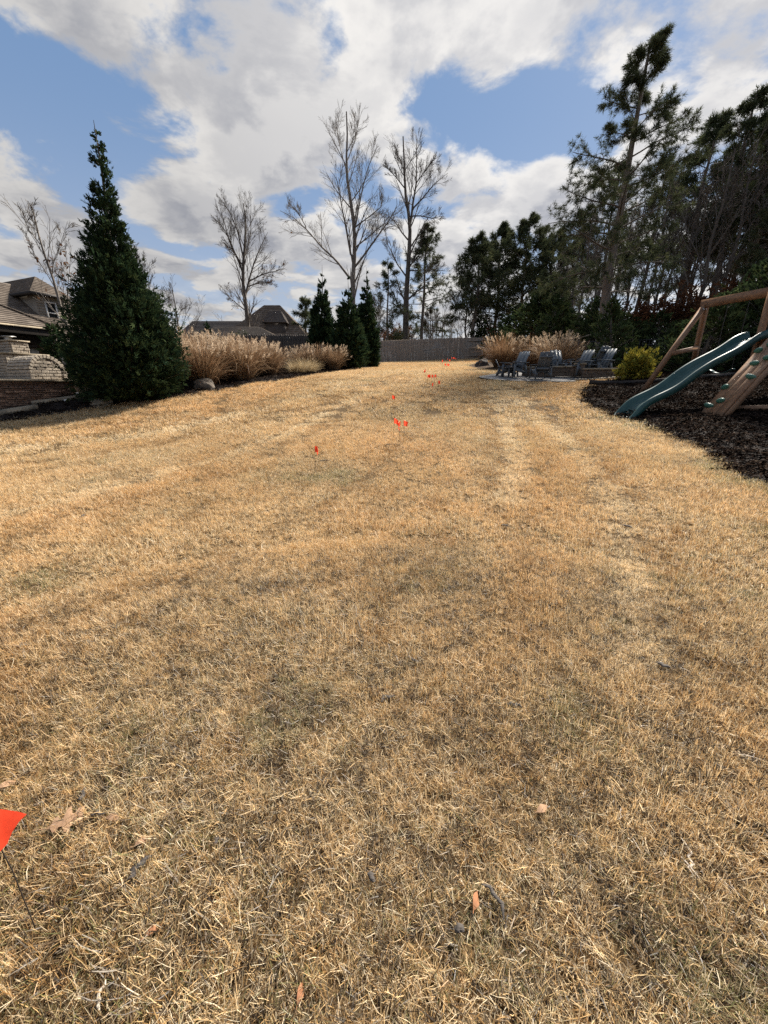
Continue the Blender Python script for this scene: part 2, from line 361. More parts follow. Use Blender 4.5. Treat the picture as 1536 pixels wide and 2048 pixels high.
# ------------------------------------------------------------------ instancing of ground cover (grass, mulch chips)
def scatter(name, pts, rot, scl, idx, sources, kind='stuff', label=None, cat=None):
    me = bpy.data.meshes.new(name); me.vertices.add(len(pts)); me.vertices.foreach_set('co', np.asarray(pts, np.float32).ravel())
    a = me.attributes.new('rot', 'FLOAT_VECTOR', 'POINT'); a.data.foreach_set('vector', np.asarray(rot, np.float32).ravel())
    a = me.attributes.new('scl', 'FLOAT', 'POINT'); a.data.foreach_set('value', np.asarray(scl, np.float32))
    a = me.attributes.new('idx', 'INT', 'POINT'); a.data.foreach_set('value', np.asarray(idx, np.int32))
    o = bpy.data.objects.new(name, me); COL.objects.link(o)
    c = bpy.data.collections.new(name+'_sources')
    for s in sources: c.objects.link(s)
    ng = bpy.data.node_groups.new(name, 'GeometryNodeTree'); ng.interface.new_socket('Geometry', in_out='INPUT', socket_type='NodeSocketGeometry'); ng.interface.new_socket('Geometry', in_out='OUTPUT', socket_type='NodeSocketGeometry')
    N, L = ng.nodes, ng.links; gi = N.new('NodeGroupInput'); go = N.new('NodeGroupOutput')
    ip = N.new('GeometryNodeInstanceOnPoints'); ci = N.new('GeometryNodeCollectionInfo'); ci.inputs[0].default_value = c
    ci.inputs['Separate Children'].default_value = True; ci.inputs['Reset Children'].default_value = True
    def na(n, t):
        q = N.new('GeometryNodeInputNamedAttribute'); q.data_type = t; q.inputs[0].default_value = n; return q.outputs[0]
    L.new(gi.outputs[0], ip.inputs['Points']); L.new(ci.outputs[0], ip.inputs['Instance']); ip.inputs['Pick Instance'].default_value = True
    L.new(na('idx', 'INT'), ip.inputs['Instance Index']); L.new(na('rot', 'FLOAT_VECTOR'), ip.inputs['Rotation']); L.new(na('scl', 'FLOAT'), ip.inputs['Scale'])
    L.new(ip.outputs[0], go.inputs[0])
    md = o.modifiers.new('scatter', 'NODES'); md.node_group = ng
    return tag(o, label, cat, kind=kind)
STRAW = np.array([(.84, .64, .37), (.80, .575, .305), (.70, .47, .225), (.86, .70, .46), (.56, .355, .16), (.78, .63, .42), (.81, .585, .30)])
GREEN = np.array([(.22, .22, .085), (.30, .26, .12), (.15, .16, .065), (.40, .34, .18)])
GREY = np.array([(.68, .58, .40), (.54, .44, .28), (.36, .27, .16), (.78, .68, .49)])
BROWN = np.array([(.38, .22, .09), (.48, .29, .115), (.29, .17, .075), (.56, .36, .15)])
m_grass = leafmat('dry_grass', .38, .03, mod=[(.55, .46, .62, (.84, .78, .68), .6), (2.6, .5, .66, (.80, .74, .68), .55), (.22, .48, .6, (1.0, .90, .80), .7)])
def tuft(i, size, n, seglen, width, lean, mix, K, seed, lay=.5, jit=.18):
    rg = np.random.RandomState(seed); b = MB()
    nc = max(6, n//7); cen = rg.uniform(-size/2, size/2, (nc, 2)); own = rg.randint(0, nc, n); pos = cen[own]+rg.normal(0, size*.045, (n, 2))
    L = rg.uniform(.55, 1.25, n)*seglen
    az = rg.uniform(0, 2*math.pi, n)
    clump = np.sin(pos[:, 0]*9/size*1.1+seed)+np.cos(pos[:, 1]*8/size+seed*2); az = np.where(rg.rand(n) < .5, clump*2.0+rg.normal(0, .7, n), az)
    le = np.abs(rg.normal(0, lean, n)); flat = rg.rand(n) < lay; le = np.where(flat, rg.uniform(.9, 1.5, n), le)
    curl = rg.normal(.22, .34, n)
    p = np.c_[pos, np.where(flat, rg.uniform(0, .45, n)*seglen, 0)]; pts = [p]
    for k in range(K-1):
        a = np.clip(le+curl*(k/(K-1)), -.4, 1.75); az = az+rg.normal(0, jit, n)
        d = np.c_[np.sin(a)*np.cos(az), np.sin(a)*np.sin(az), np.cos(a)]
        p = p+d*(L/(K-1))[:, None]; pts.append(p)
    Pn = np.stack(pts, 1); Pn[..., 2] = np.maximum(Pn[..., 2], -.004)
    W = (rg.uniform(.6, 1.25, n)*width)[:, None]*np.linspace(1, .25, K)[None]
    sd = np.c_[-np.sin(az), np.cos(az), rg.normal(0, .5, n)]
    pal = []
    for (P_, wgt) in mix: pal.append((P_, wgt))
    ws = np.array([w for _, w in pal]); ch = rg.choice(len(pal), n, p=ws/ws.sum())
    col = np.array([pal[c][0][rg.randint(len(pal[c][0]))] for c in ch])*rg.uniform(.78, 1.18, (n, 1))
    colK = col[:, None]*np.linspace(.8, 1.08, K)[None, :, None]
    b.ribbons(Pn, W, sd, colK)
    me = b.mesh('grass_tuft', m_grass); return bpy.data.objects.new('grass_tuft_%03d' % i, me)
WORN = [(850, 1180, .42, .42), (610, 1415, .30, .42), (1150, 1440, .30, .40), (100, 1165, .45, .36), (1280, 1150, .35, .30), (150, 2000, .18, .6), (1420, 1920, .25, .45), (660, 960, .5, .25), (1000, 1900, .2, .3)]   # worn, greenish-grey spots
TRACKS = [resample(np.c_[np.array(px(t)), np.zeros(len(t))], 260) for t in (
    [(1340, 1330), (1320, 1120), (1270, 990), (1180, 895), (1095, 825), (1045, 780)], [(1280, 1330), (1262, 1120), (1215, 985), (1135, 890), (1060, 820), (1015, 780)],
    [(0, 1082), (250, 1005), (480, 935), (640, 860), (760, 795), (830, 765)], [(0, 1040), (230, 975), (460, 910), (620, 845), (740, 785)], [(0, 935), (300, 892), (560, 832), (740, 775), (820, 745)],
    [(0, 905), (300, 868), (540, 815), (700, 768)], [(980, 1010), (985, 900), (975, 830), (950, 780)], [(1030, 1010), (1030, 900), (1010, 830), (980, 780)], [(100, 1250), (420, 1130), (700, 985), (830, 860), (870, 790)])]
def make_lawn():
    PALE = np.array([(.86, .71, .46), (.84, .66, .39), (.88, .75, .54)])
    mixes = [[(STRAW, 8), (BROWN, 1)], [(STRAW, 7), (BROWN, 1.5), (GREY, 1)], [(STRAW, 5), (GREY, 2), (GREEN, .5)], [(STRAW, 5), (GREY, 2.5), (GREEN, 1.1), (BROWN, 1.5)], [(STRAW, 2), (GREEN, 3.2), (GREY, 2)], [(BROWN, 5), (STRAW, 2), (GREY, 1)], [(PALE, 4), (STRAW, 2)]]
    rg = np.random.RandomState(11)
    def band(name, r0, r1, cell, size, n, L, W, K, lean, seed, over, lay, lab, v3=2, mixes=mixes):
        src = [tuft(i*v3+k, size, n, L, W, lean, mixes[i], K, seed+i*7+k, lay) for i in range(len(mixes)) for k in range(v3)]
        xs = np.arange(-14, 12, cell); ys = np.arange(-.4, 41, cell); X, Y = np.meshgrid(xs, ys); X = X.ravel(); Y = Y.ravel()
        X = np.concatenate([X+rg.uniform(-.5, .5, X.size)*cell for _ in range(over)]); Y = np.concatenate([Y+rg.uniform(-.5, .5, Y.size)*cell for _ in range(over)])
        r = np.hypot(X, Y)+rg.uniform(-.12, .12, X.size)*r0
        Z = H(X, Y); zc = Y*math.cos(PITCH)-(Z-EYE[2])*math.sin(PITCH)
        k = (r >= r0) & (r < r1) & (np.abs(X) < zc*1.06+.5) & (Y < 37.0+X*.25) & (zc > .25)
        for p in POLYS: k &= ~inpoly(X, Y, p)
        k &= ~((Y > 30) & (X < -1.5))
        X, Y, Z = X[k], Y[k], Z[k]
        e = .05; nx = -(H(X+e, Y)-Z)/e; ny = -(H(X, Y+e)-Z)/e
        rot = tilt(np.c_[nx, ny, np.ones(len(X))], rg.uniform(0, 6.28, len(X)))
        q = .55*vnoise(X+50, Y+9, 1.1, 3)+.3*vnoise(X+20, Y+31, .42, 4)+.28*rg.rand(len(X))
        dd = np.min(np.stack([np.min(np.hypot(X[:, None]-p[None, :, 0], Y[:, None]-p[None, :, 1]), 1) for p in POLYS]), 0)
        near = np.clip((2.6-Y)/2.6, 0, 1)*.22  # foreground leans grey-green; its dimmer light is partly put into the blade colour
        for (pu, pv, pr, pa) in WORN: c_ = G(pu, pv); near = near+pa*np.clip(1.15-np.hypot(X-c_[0], Y-c_[1])/pr, 0, 1)
        s = q+near+np.where(dd < .35, .28, 0)*(X > 0)
        kind = np.select([s < .50, s < .68, s < .82, s < .97, s < 1.06], [0, 1, 2, 3, 4], 4); kind = np.where(rg.rand(len(X)) < .07, 5, kind)
        # faint wheel tracks of the mower, curving up the lawn
        tr = np.full(len(X), 9.0); pal_ = np.full(len(X), 9.0)
        for j, w in enumerate(TRACKS):
            dd_ = np.min(np.hypot(X[:, None]-w[None, :, 0], Y[:, None]-w[None, :, 1]), 1)
            tr = np.minimum(tr, dd_) if j % 2 == 0 else tr; pal_ = np.minimum(pal_, dd_) if j % 2 else pal_
        wob = .10+.14*min(cell, .3)+.07*vnoise(X+7, Y+3, .8, 9)
        kind = np.where((tr < wob) & (rg.rand(len(X)) < .5), 5, kind); kind = np.where((pal_ < wob*1.6) & (rg.rand(len(X)) < .85*np.clip(1.6-pal_/wob, 0, 1)), 6, kind)
        sc = rg.uniform(.8, 1.15, len(X))*(.76+.46*vnoise(X+3, Y+77, .5, 12))*np.where(tr < wob, .8, 1.0)*np.where(pal_ < wob*1.3, .8, 1)
        idx = kind*v3+rg.randint(0, v3, len(X))
        scatter(name, np.c_[X, Y, Z-.002], rot, sc, idx, src, label=lab, cat='grass')
        return len(X)
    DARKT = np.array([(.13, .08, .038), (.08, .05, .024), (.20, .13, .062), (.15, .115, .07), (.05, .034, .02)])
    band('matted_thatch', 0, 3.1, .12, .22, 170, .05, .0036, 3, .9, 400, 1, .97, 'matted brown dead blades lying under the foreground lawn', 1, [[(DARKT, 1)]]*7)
    a = band('foreground_grass', 0, 3.2, .078, .15, 240, .050, .0025, 4, .62, 100, 1, .30, 'dormant straw coloured lawn blades in the foreground', 3)
    b = band('middle_grass', 3.0, 9.0, .14, .26, 330, .047, .0038, 3, .55, 200, 1, .30, 'dormant golden lawn blades across the middle of the yard', 2)
    c = band('far_grass', 8.6, 60, .33, .55, 420, .062, .009, 3, .6, 300, 1, .4, 'dormant golden lawn blades climbing to the far fence', 2)
    print('tufts', a, b, c)
make_lawn()
def make_chips():
    rg = np.random.RandomState(8)
    mc = leafmat('mulch_chip', 0, 0); src = []
    for i in range(6):
        b = MB(); n = 60; p = rg.uniform(-.16, .16, (n, 3)); p[:, 2] = rg.uniform(.0, .025, n)
        az = rg.uniform(0, 6.28, n); L = rg.uniform(.02, .065, n); d = np.c_[np.cos(az), np.sin(az), rg.normal(0, .28, n)]
        pal = np.array([(.016, .011, .009), (.028, .019, .014), (.009, .007, .006), (.05, .035, .026), (.022, .014, .010), (.10, .075, .055)])
        col = pal[rg.choice(6, n, p=[.3, .25, .22, .1, .1, .03])]
        b.ribbons(np.stack([p, p+d*L[:, None]], 1), rg.uniform(.008, .022, (n, 1)), np.c_[-np.sin(az), np.cos(az), rg.normal(0, .35, n)], col)
        src.append(bpy.data.objects.new('mulch_chips_%02d' % i, b.mesh('mulch_chips', mc)))
    for poly, x0, x1, y0, y1, cell, lab in ((POLYS[1], 3.5, 14, 1.5, 15.5, .17, 'dark wood mulch chips under the playset'), (POLYS[0], -15, -2, 7, 26, .22, 'dark wood mulch chips along the left bed')):
        X, Y = np.meshgrid(np.arange(x0, x1, cell), np.arange(y0, y1, cell)); X = X.ravel()+rg.uniform(-.5, .5, X.size)*cell; Y = Y.ravel()+rg.uniform(-.5, .5, Y.size)*cell
        d = np.min(np.hypot(X[:, None]-poly[None, :, 0], Y[:, None]-poly[None, :, 1]), 1)
        k = (inpoly(X, Y, poly) & (d > .03)) | ((d < .07) & (rg.rand(len(X)) < .3)); X, Y, d = X[k], Y[k], d[k]
        z = H(X, Y)+.012+.058*np.clip(d/.5, 0, 1)
        scatter('mulch_chips', np.c_[X, Y, z], np.c_[np.zeros((len(X), 2)), rg.uniform(0, 6.28, len(X))], rg.uniform(.8, 1.4, len(X)), rg.randint(0, 6, len(X)), src, label=lab, cat='mulch')
make_chips()

# ------------------------------------------------------------------ plants: generators
m_bark_pale = mat('pale_bark', (.23, .20, .17), (.115, .097, .08), rough=.9, scale=3, stretch=(4, 4, .6), bump=.02, bscale=9)
m_bark = mat('grey_bark', (.15, .128, .108), (.07, .057, .048), rough=.95, scale=4, stretch=(4, 4, .7), bump=.03, bscale=8)
m_bark_pine = mat('pine_bark', (.20, .168, .142), (.10, .08, .066), rough=.95, scale=5, stretch=(2.2, 2.2, .8), bump=.05, bscale=6)
m_leaf = leafmat('evergreen_leaf', .2, 0)
m_needle = leafmat('pine_needle', .22, 0)
m_dead = leafmat('dry_leaf', .4, .0)
m_reed = leafmat('reed_blade', .42, .02)

def spawn(Pp, Rp, rg, m, t0, ratio, ang, K, up, wob=.12, rr=.55, tmax=.93, taper=.25, lmin=.35, flat=0, lmax=None):
    """children of every polyline in Pp (N,K,3): m each, from fraction t0 on"""
    N, K0, _ = Pp.shape; ln = np.linalg.norm(np.diff(Pp, axis=1), axis=2).sum(1)
    par = np.repeat(np.arange(N), m); n = len(par)
    t = np.tile((np.arange(m)+.5)/m, N); t = t0+(tmax-t0)*np.clip(t+rg.uniform(-.5, .5, n)/m, 0, 1)
    f = t*(K0-1); i = np.minimum(f.astype(int), K0-2); w = (f-i)[:, None]
    p = Pp[par, i]*(1-w)+Pp[par, i+1]*w; r = Rp[par, i]*(1-w[:, 0])+Rp[par, i+1]*w[:, 0]
    T = unit(Pp[par, i+1]-Pp[par, i]); az = rg.uniform(0, 2*math.pi, n)
    A = np.cross(T, np.array([.3, .2, 1.0])); A = unit(A); B = np.cross(T, A)
    a = rg.normal(ang, ang*.25, n)[:, None]
    d = T*np.cos(a)+(A*np.cos(az)[:, None]+B*np.sin(az)[:, None])*np.sin(a)
    L = ln[par]*ratio*(1-.5*(t-t0)/(1-t0+1e-6))*rg.uniform(.65, 1.25, n); L = np.maximum(L, lmin*.5)
    if lmax: L = np.minimum(L, lmax)
    pts = [p]; d = unit(d)
    for k in range(K-1):
        d = unit(d+np.array([0, 0, up])+rg.normal(0, wob, (n, 3))); p = p+d*(L/(K-1))[:, None]; pts.append(p)
    R = np.maximum(r*rr, .004)[:, None]*np.linspace(1, taper, K)[None]
    return np.stack(pts, 1), R
def bare_tree(name, label, cat, base, limbs, radii, rg, m, levels, group=None, twig=.007, leaves=0):
    """limbs: world polylines (first = trunk)."""
    base = np.asarray(base, float); t = thing(name, label, cat, base, group=group)
    K0 = 14; radii = [radii[0]]+[(a*.68, b*.5) for (a, b) in radii[1:]]; Ls = [resample(l, K0)-base for l in limbs]; Pn = np.stack(Ls); s = np.linspace(0, 1, K0)
    Rn = np.stack([r0+(r1-r0)*s for (r0, r1) in radii])
    tb = MB(); tb.tubes(Pn[:1], Rn[:1], 10); tb.build('trunk', m, t, True)
    bb = MB()
    if len(Ls) > 1: bb.tubes(Pn[1:], Rn[1:], 7)
    cp, cr = Pn, Rn; last = None
    for li, lv in enumerate(levels):
        cp2, cr2 = spawn(cp, cr, rg, **lv); cr2 = np.maximum(cr2, twig)
        bb.tubes(cp2, cr2, 5 if li == 0 else (4 if li == 1 else 3)); last = cp2
        cp, cr = cp2, cr2
    bb.build('branches', m, t, True)
    if leaves:
        lb = MB(); k = rg.randint(0, len(last), leaves); p = last[k, rg.randint(1, last.shape[1], leaves)]
        low = p[:, 2] < np.quantile(last[..., 2], .45); p = p[low]; n = len(p)
        d = unit(rg.normal(0, 1, (n, 3))+np.array([0, 0, -.6])); pal = np.array([(.11, .05, .022), (.075, .036, .02), (.15, .075, .03)])
        lb.ribbons(np.stack([p, p+d*.10, p+d*.19], 1), np.array([[.02, .13, .02]]), unit(rg.normal(0, 1, (n, 3))), pal[rg.randint(0, 3, n)])
        lb.build('dead_leaves', m_dead, t)
    return t
def clumps(b, C, D, rg, n=16, L=.2, W=.010, pal=None, spread=1.0, tip=None):
    N = len(C); pal = np.array(pal)
    d = unit(D[:, None]*.75+rg.normal(0, .62*spread, (N, n, 3))).reshape(-1, 3)
    p0 = np.repeat(C, n, 0)+d*.015; ln = (rg.uniform(.65, 1.15, (N, n))*L).reshape(-1, 1)
    p1 = p0+d*ln*.55; p2 = p0+d*ln+np.array([0, 0, -.04])*ln/.2
    cc = np.repeat(pal[rg.randint(0, len(pal), N)]*rg.uniform(.7, 1.25, (N, 1)), n, 0)*rg.uniform(.75, 1.25, (N*n, 1))
    b.ribbons(np.stack([p0, p2], 1), np.array([[W, W*.45]]), np.cross(d, unit(rg.normal(0, 1, d.shape))), cc)
PINE_PAL = [(.075, .088, .044), (.060, .074, .040), (.096, .104, .052), (.064, .078, .046)]
def pine(name, label, cat, base, trunk, r0, rg, crown0=.35, blen=2.8, nb=34, group=None, per=3, nl=13, top=.35, L=.2, W=.011, sub=5, droop=-.02, pal=PINE_PAL, stubs=10, m=None, twigs=True, up0=.15):
    base = np.asarray(base, float); t = thing(name, label, cat, base, group=group)
    T = resample(trunk, 16)-base; s = np.linspace(0, 1, 16); R = r0*(1-s*.9)**.9+.012
    tb = MB(); tb.tubes(T[None], R[None], 10); tb.build('trunk', m or m_bark_pine, t, True)
    f = crown0+(1-crown0)*(np.arange(nb)+rg.uniform(-.4, .4, nb))/nb; f = np.clip(f, crown0, .985)
    i = (f*15).astype(int); w = (f*15-i)[:, None]; p = T[i]*(1-w)+T[np.minimum(i+1, 15)]*w
    g = (f-crown0)/(1-crown0); prof = np.minimum(1, .45+1.4*g)*(1-g**1.6)*(1-top)+top*(1-g)*.9+.12
    ln = blen*prof*rg.uniform(.6, 1.2, nb); az = np.arange(nb)*2.399+rg.uniform(-.6, .6, nb)
    d = np.c_[np.cos(az), np.sin(az), up0+.5*g+rg.normal(0, .12, nb)]; d = unit(d); pts = [p]; K = 7
    for k in range(K-1):
        d = unit(d+np.array([0, 0, droop+.05*(k > 3)])+rg.normal(0, .10, (nb, 3))); p = p+d*(ln/(K-1))[:, None]; pts.append(p)
    B1 = np.stack(pts, 1); R1 = (.012+.010*ln)[:, None]*np.linspace(1, .3, K)[None]
    bb = MB(); bb.tubes(B1, R1, 5)
    if stubs:                                     # bare dead stubs low on the trunk
        fs = rg.uniform(.25*crown0, crown0, stubs); i = (fs*15).astype(int); q = T[i]; az = rg.uniform(0, 6.28, stubs)
        dd = unit(np.c_[np.cos(az), np.sin(az), rg.uniform(-.2, .3, stubs)]); l = rg.uniform(.3, 1.3, stubs)[:, None]
        bb.tubes(np.stack([q, q+dd*l*.5, q+dd*l+np.array([0, 0, -.05])], 1), np.tile([[.022, .016, .006]], (stubs, 1)), 4)
    B2, R2 = spawn(B1, R1, rg, sub, .25, .46, .75, 4, .06, .12, .5, flat=0, lmin=.3)
    bb.tubes(B2, np.maximum(R2, .006), 3)
    bb.build('branches', m or m_bark_pine, t, True)
    cb = MB()
    q = []; dq = []
    for fr in np.linspace(.35, 1, per): 
        fi = fr*3; i = min(int(fi), 2); w = fi-i
        q.append(B2[:, i]*(1-w)+B2[:, i+1]*w); dq.append(unit(B2[:, i+1]-B2[:, i]))
    for j in (4, 5): q.append(B1[:, j]); dq.append(unit(B1[:, j]-B1[:, j-1]))
    q.append(B1[:, -1]); dq.append(unit(B1[:, -1]-B1[:, -2])); q.append(T[-1:]+0); dq.append(np.array([[0, 0, 1.0]]))
    q = np.concatenate(q); dq = np.concatenate(dq); q = q+rg.normal(0, .05, q.shape)
    clumps(cb, q, unit(dq+np.array([0, 0, .25])), rg, nl, L, W, pal)
    cb.build('crown', m_needle, t)
    return t
def sprays(b, C, D, rg, L, W, pal, n=7, tipc=1.35, fan=1.0, droop=0.0):
    """flat feathery sprays: a fan of tapered leaflets along each axis"""
    N = len(C); pal = np.array(pal); D = unit(D); S = unit(np.cross(D, unit(rg.normal(0, 1, (N, 3))+np.array([0, 0, .8])))); Nn = np.cross(S, D)
    a = np.linspace(-1, 1, n)*fan; st = .55*(1-np.abs(np.linspace(-1, 1, n)))
    Ls = (np.asarray(L)*rg.uniform(.7, 1.25, N))[:, None]*(1-.35*np.abs(np.linspace(-1, 1, n)))[None]
    d = unit(D[:, None]*np.cos(a)[None, :, None]+S[:, None]*np.sin(a)[None, :, None]+rg.normal(0, .14, (N, n, 3))+np.array([0, 0, -droop]))
    p0 = C[:, None]+D[:, None]*(st[None]*Ls*.6)[..., None]; p2 = p0+d*Ls[..., None]*.75; p1 = (p0+p2)/2+Nn[:, None]*(Ls*.06)[..., None]
    cc = (pal[rg.randint(0, len(pal), N)]*rg.uniform(.65, 1.3, (N, 1)))[:, None]*rg.uniform(.8, 1.2, (N, n, 1))
    cK = np.stack([cc*.8, cc, cc*tipc], 2).reshape(-1, 3, 3)
    sd = np.cross(d, Nn[:, None]).reshape(-1, 3)
    b.ribbons(np.stack([p0, p1, p2], 2).reshape(-1, 3, 3), np.array([[W, W*1.1, W*.25]]), sd, cK)
ARB_PAL = [(.024, .042, .021), (.034, .055, .024), (.018, .033, .019), (.044, .062, .026)]
def conifer(name, label, cat, base, tip, prof, rg, nbr, per, L, W, pal=ARB_PAL, group=None, r0=.12, up=.55, inner=.35, lean_hi=.9, tw=7, dpow=1.0, fan=.75, thin=9):
    """dense feathery cone; prof = [(height fraction, radius)] going up; sparse, twiggy leader at the top"""
    base = np.asarray(base, float); t = thing(name, label, cat, base, group=group); tip = np.asarray(tip, float)-base; hgt = tip[2]
    s = np.linspace(0, 1, 12); T = tip[None]*s[:, None]+np.c_[np.sin(s*9)*.02*hgt*.3, np.cos(s*7)*.01*hgt*.3, np.zeros(12)]*s[:, None]*(1-s[:, None])*4
    tb = MB(); tb.tubes(T[None], (r0*(1-s)+.005)[None], 8); tb.build('trunk', m_bark, t, True)
    pf = np.array(prof); f = rg.rand(nbr*6); rr = np.interp(f, pf[:, 0], pf[:, 1]); f = f[rg.rand(len(f)) < ((rr+.05*rr.max())/(1.05*rr.max()))**dpow][:nbr]
    f = np.sort(f); n = len(f); rad = np.interp(f, pf[:, 0], pf[:, 1])*rg.uniform(.80, 1.06, n)
    p = np.stack([np.interp(f, s, T[:, i]) for i in range(3)], 1); az = rg.uniform(0, 6.28, n)
    e = up*(.3+lean_hi*f)+rg.normal(0, .12, n); K = 6; pts = [p]
    d = unit(np.c_[np.cos(az), np.sin(az), e-.15]); Lb = rad/np.maximum(np.hypot(d[:, 0], d[:, 1]), .45)
    for k in range(K-1):
        d = unit(d+np.array([0, 0, .07])+rg.normal(0, .06, (n, 3))); p = p+d*(Lb/(K-1))[:, None]; pts.append(p)
    B1 = np.stack(pts, 1); B1[..., 2] = np.maximum(B1[..., 2], .05); bb = MB(); bb.tubes(B1, (.006+.006*rad)[:, None]*np.linspace(1, .35, K)[None], 3); bb.build('branches', m_bark, t)
    # sprays grow along the outer part of each branch and fan sideways
    k = np.repeat(np.arange(n), per); u = inner+(1-inner)*rg.rand(len(k))**.75; fi = u*(K-1); i = np.minimum(fi.astype(int), K-2); w = (fi-i)[:, None]
    kp = rg.rand(len(k)) > np.clip((f[k]-thin)/(1.0001-thin), 0, 1)**.5*.72; k, u, i, w = k[kp], u[kp], i[kp], w[kp]
    C = B1[k, i]*(1-w)+B1[k, i+1]*w; dirb = unit(B1[k, i+1]-B1[k, i])
    wd = np.minimum(.22, .16*rad[k]+.03)
    C = C+rg.normal(0, 1, C.shape)*wd[:, None]*(1-.5*u[:, None]); C[:, 2] = np.maximum(C[:, 2], .04)
    D = unit(dirb+rg.normal(0, .5, C.shape)+np.array([0, 0, .18]))
    cb = MB(); sprays(cb, C, D, rg, L*(1-.45*f[k]**2), W, pal, n=tw, fan=fan); cb.build('crown', m_leaf, t)
    return t
def reed_clump(name, label, base, hgt, rad, rg, nbl, npl, group, pal, plume, arch=.9):
    """ornamental grass: arching blades, upright stems, feathery seed heads"""
    base = np.asarray(base, float); t = thing(name, label, 'ornamental grass', base, group=group)
    az = rg.uniform(0, 6.28, nbl); r = rad*.30*np.sqrt(rg.rand(nbl)); p = np.c_[r*np.cos(az), r*np.sin(az), np.zeros(nbl)]
    az2 = az+rg.normal(0, .5, nbl); L = hgt*rg.uniform(.45, 1.1, nbl); a = np.abs(rg.normal(.26, .2, nbl)); cv = np.abs(rg.normal(1.05, .7, nbl))*arch; K = 6; pts = [p]
    for k in range(K-1):
        aa = a+cv*(k/(K-1))**1.6; p = p+np.c_[np.sin(aa)*np.cos(az2), np.sin(aa)*np.sin(az2), np.cos(aa)]*(L/(K-1))[:, None]; pts.append(p)
    Pn = np.stack(pts, 1); Pn[..., 2] = np.maximum(Pn[..., 2], .01)
    pal = np.array(pal); col = pal[rg.randint(0, len(pal), nbl)]*rg.uniform(.7, 1.25, (nbl, 1)); ck = col[:, None]*np.linspace(.75, 1.12, K)[None, :, None]
    b = MB(); b.ribbons(Pn, np.array([[.013, .015, .014, .012, .009, .003]])*hgt/2, np.c_[-np.sin(az2), np.cos(az2), rg.normal(0, .6, nbl)], ck); b.build('blades', m_reed, t)
    n = npl; az = rg.uniform(0, 6.28, n); r = rad*.3*np.sqrt(rg.rand(n)); p = np.c_[r*np.cos(az), r*np.sin(az), np.zeros(n)]; az2 = az+rg.normal(0, .3, n)
    L = hgt*rg.uniform(.70, 1.04, n); a = np.abs(rg.normal(.24, .19, n)); pts = [p]; K = 5
    for k in range(K-1):
        aa = a+.35*arch*(k/(K-1))**1.5; p = p+np.c_[np.sin(aa)*np.cos(az2), np.sin(aa)*np.sin(az2), np.cos(aa)]*(L/(K-1))[:, None]; pts.append(p)
    S = np.stack(pts, 1); sb = MB(); sb.tubes(S, np.tile(np.linspace(.005, .003, K), (n, 1)), 3, col=(.36, .25, .13)); sb.build('stems', m_reed, t)
    fb = MB(); m_ = 26; tip = S[:, -1]; dr = unit(S[:, -1]-S[:, -2])
    c0 = (tip[:, None]-dr[:, None]*rg.uniform(-.02, .20, (n, m_, 1))*hgt/2)
    d = unit(dr[:, None]+rg.normal(0, .42, (n, m_, 3))); ln = rg.uniform(.07, .17, (n, m_, 1))*hgt/2
    pl = np.array(plume)[rg.randint(0, len(plume), n)]*rg.uniform(.8, 1.2, (n, 1)); pc = np.repeat(pl, m_, 0)
    c0 = c0.reshape(-1, 3); d = d.reshape(-1, 3); ln = ln.reshape(-1, 1)
    fb.ribbons(np.stack([c0, c0+d*ln*.6, c0+d*ln+np.array([0, 0, -.015])], 1), np.array([[.008, .014, .004]])*hgt/2, unit(rg.normal(0, 1, d.shape)), pc); fb.build('plumes', m_reed, t)
    return t
def leaf_bush(name, label, cat, base, hgt, rad, rg, n, pal, group=None, leaf=.10, stems=26):
    base = np.asarray(base, float); t = thing(name, label, cat, base, group=group)
    az = rg.uniform(0, 6.28, stems); a = rg.uniform(.05, .9, stems); L = hgt*rg.uniform(.7, 1.05, stems); p = np.c_[rg.normal(0, .08, (stems, 2)), np.zeros(stems)]; pts = [p]; K = 6
    for k in range(K-1):
        d = np.c_[np.sin(a)*np.cos(az)*rad/hgt*1.3, np.sin(a)*np.sin(az)*rad/hgt*1.3, np.cos(a*.6)]; p = p+(d+rg.normal(0, .12, d.shape))*(L/(K-1))[:, None]; pts.append(p)
    S = np.stack(pts, 1); R = np.tile(np.linspace(.02, .006, K), (stems, 1)); b = MB(); b.tubes(S, R, 4)
    S2, R2 = spawn(S, R, rg, 6, .25, .45, .7, 4, .06, .15); b.tubes(S2, np.maximum(R2, .004), 3); b.build('stems', m_bark, t)
    k = rg.randint(0, len(S2), n); c = S2[k, rg.randint(1, 4, n)]+rg.normal(0, .07, (n, 3)); d = unit(rg.normal(0, 1, (n, 3))); pal = np.array(pal)
    cb = MB(); cb.ribbons(np.stack([c, c+d*leaf*.5, c+d*leaf], 1), np.array([[.15, .6, .1]])*leaf, unit(rg.normal(0, 1, (n, 3))), pal[rg.randint(0, len(pal), n)]*rg.uniform(.7, 1.3, (n, 1))); cb.build('crown', m_dead, t)
    return t
#@@PART2
def at(u, y):
    """ground point seen in the direction of column u at distance y"""
    z = 1.0
    for _ in range(6):
        zc = y*math.cos(PITCH)-(z-EYE[2])*math.sin(PITCH); x = (u-768)/FPX*zc; z = h1(x, y)
    return np.array([x, y, z])
def gp(u, v): return G(u, v)

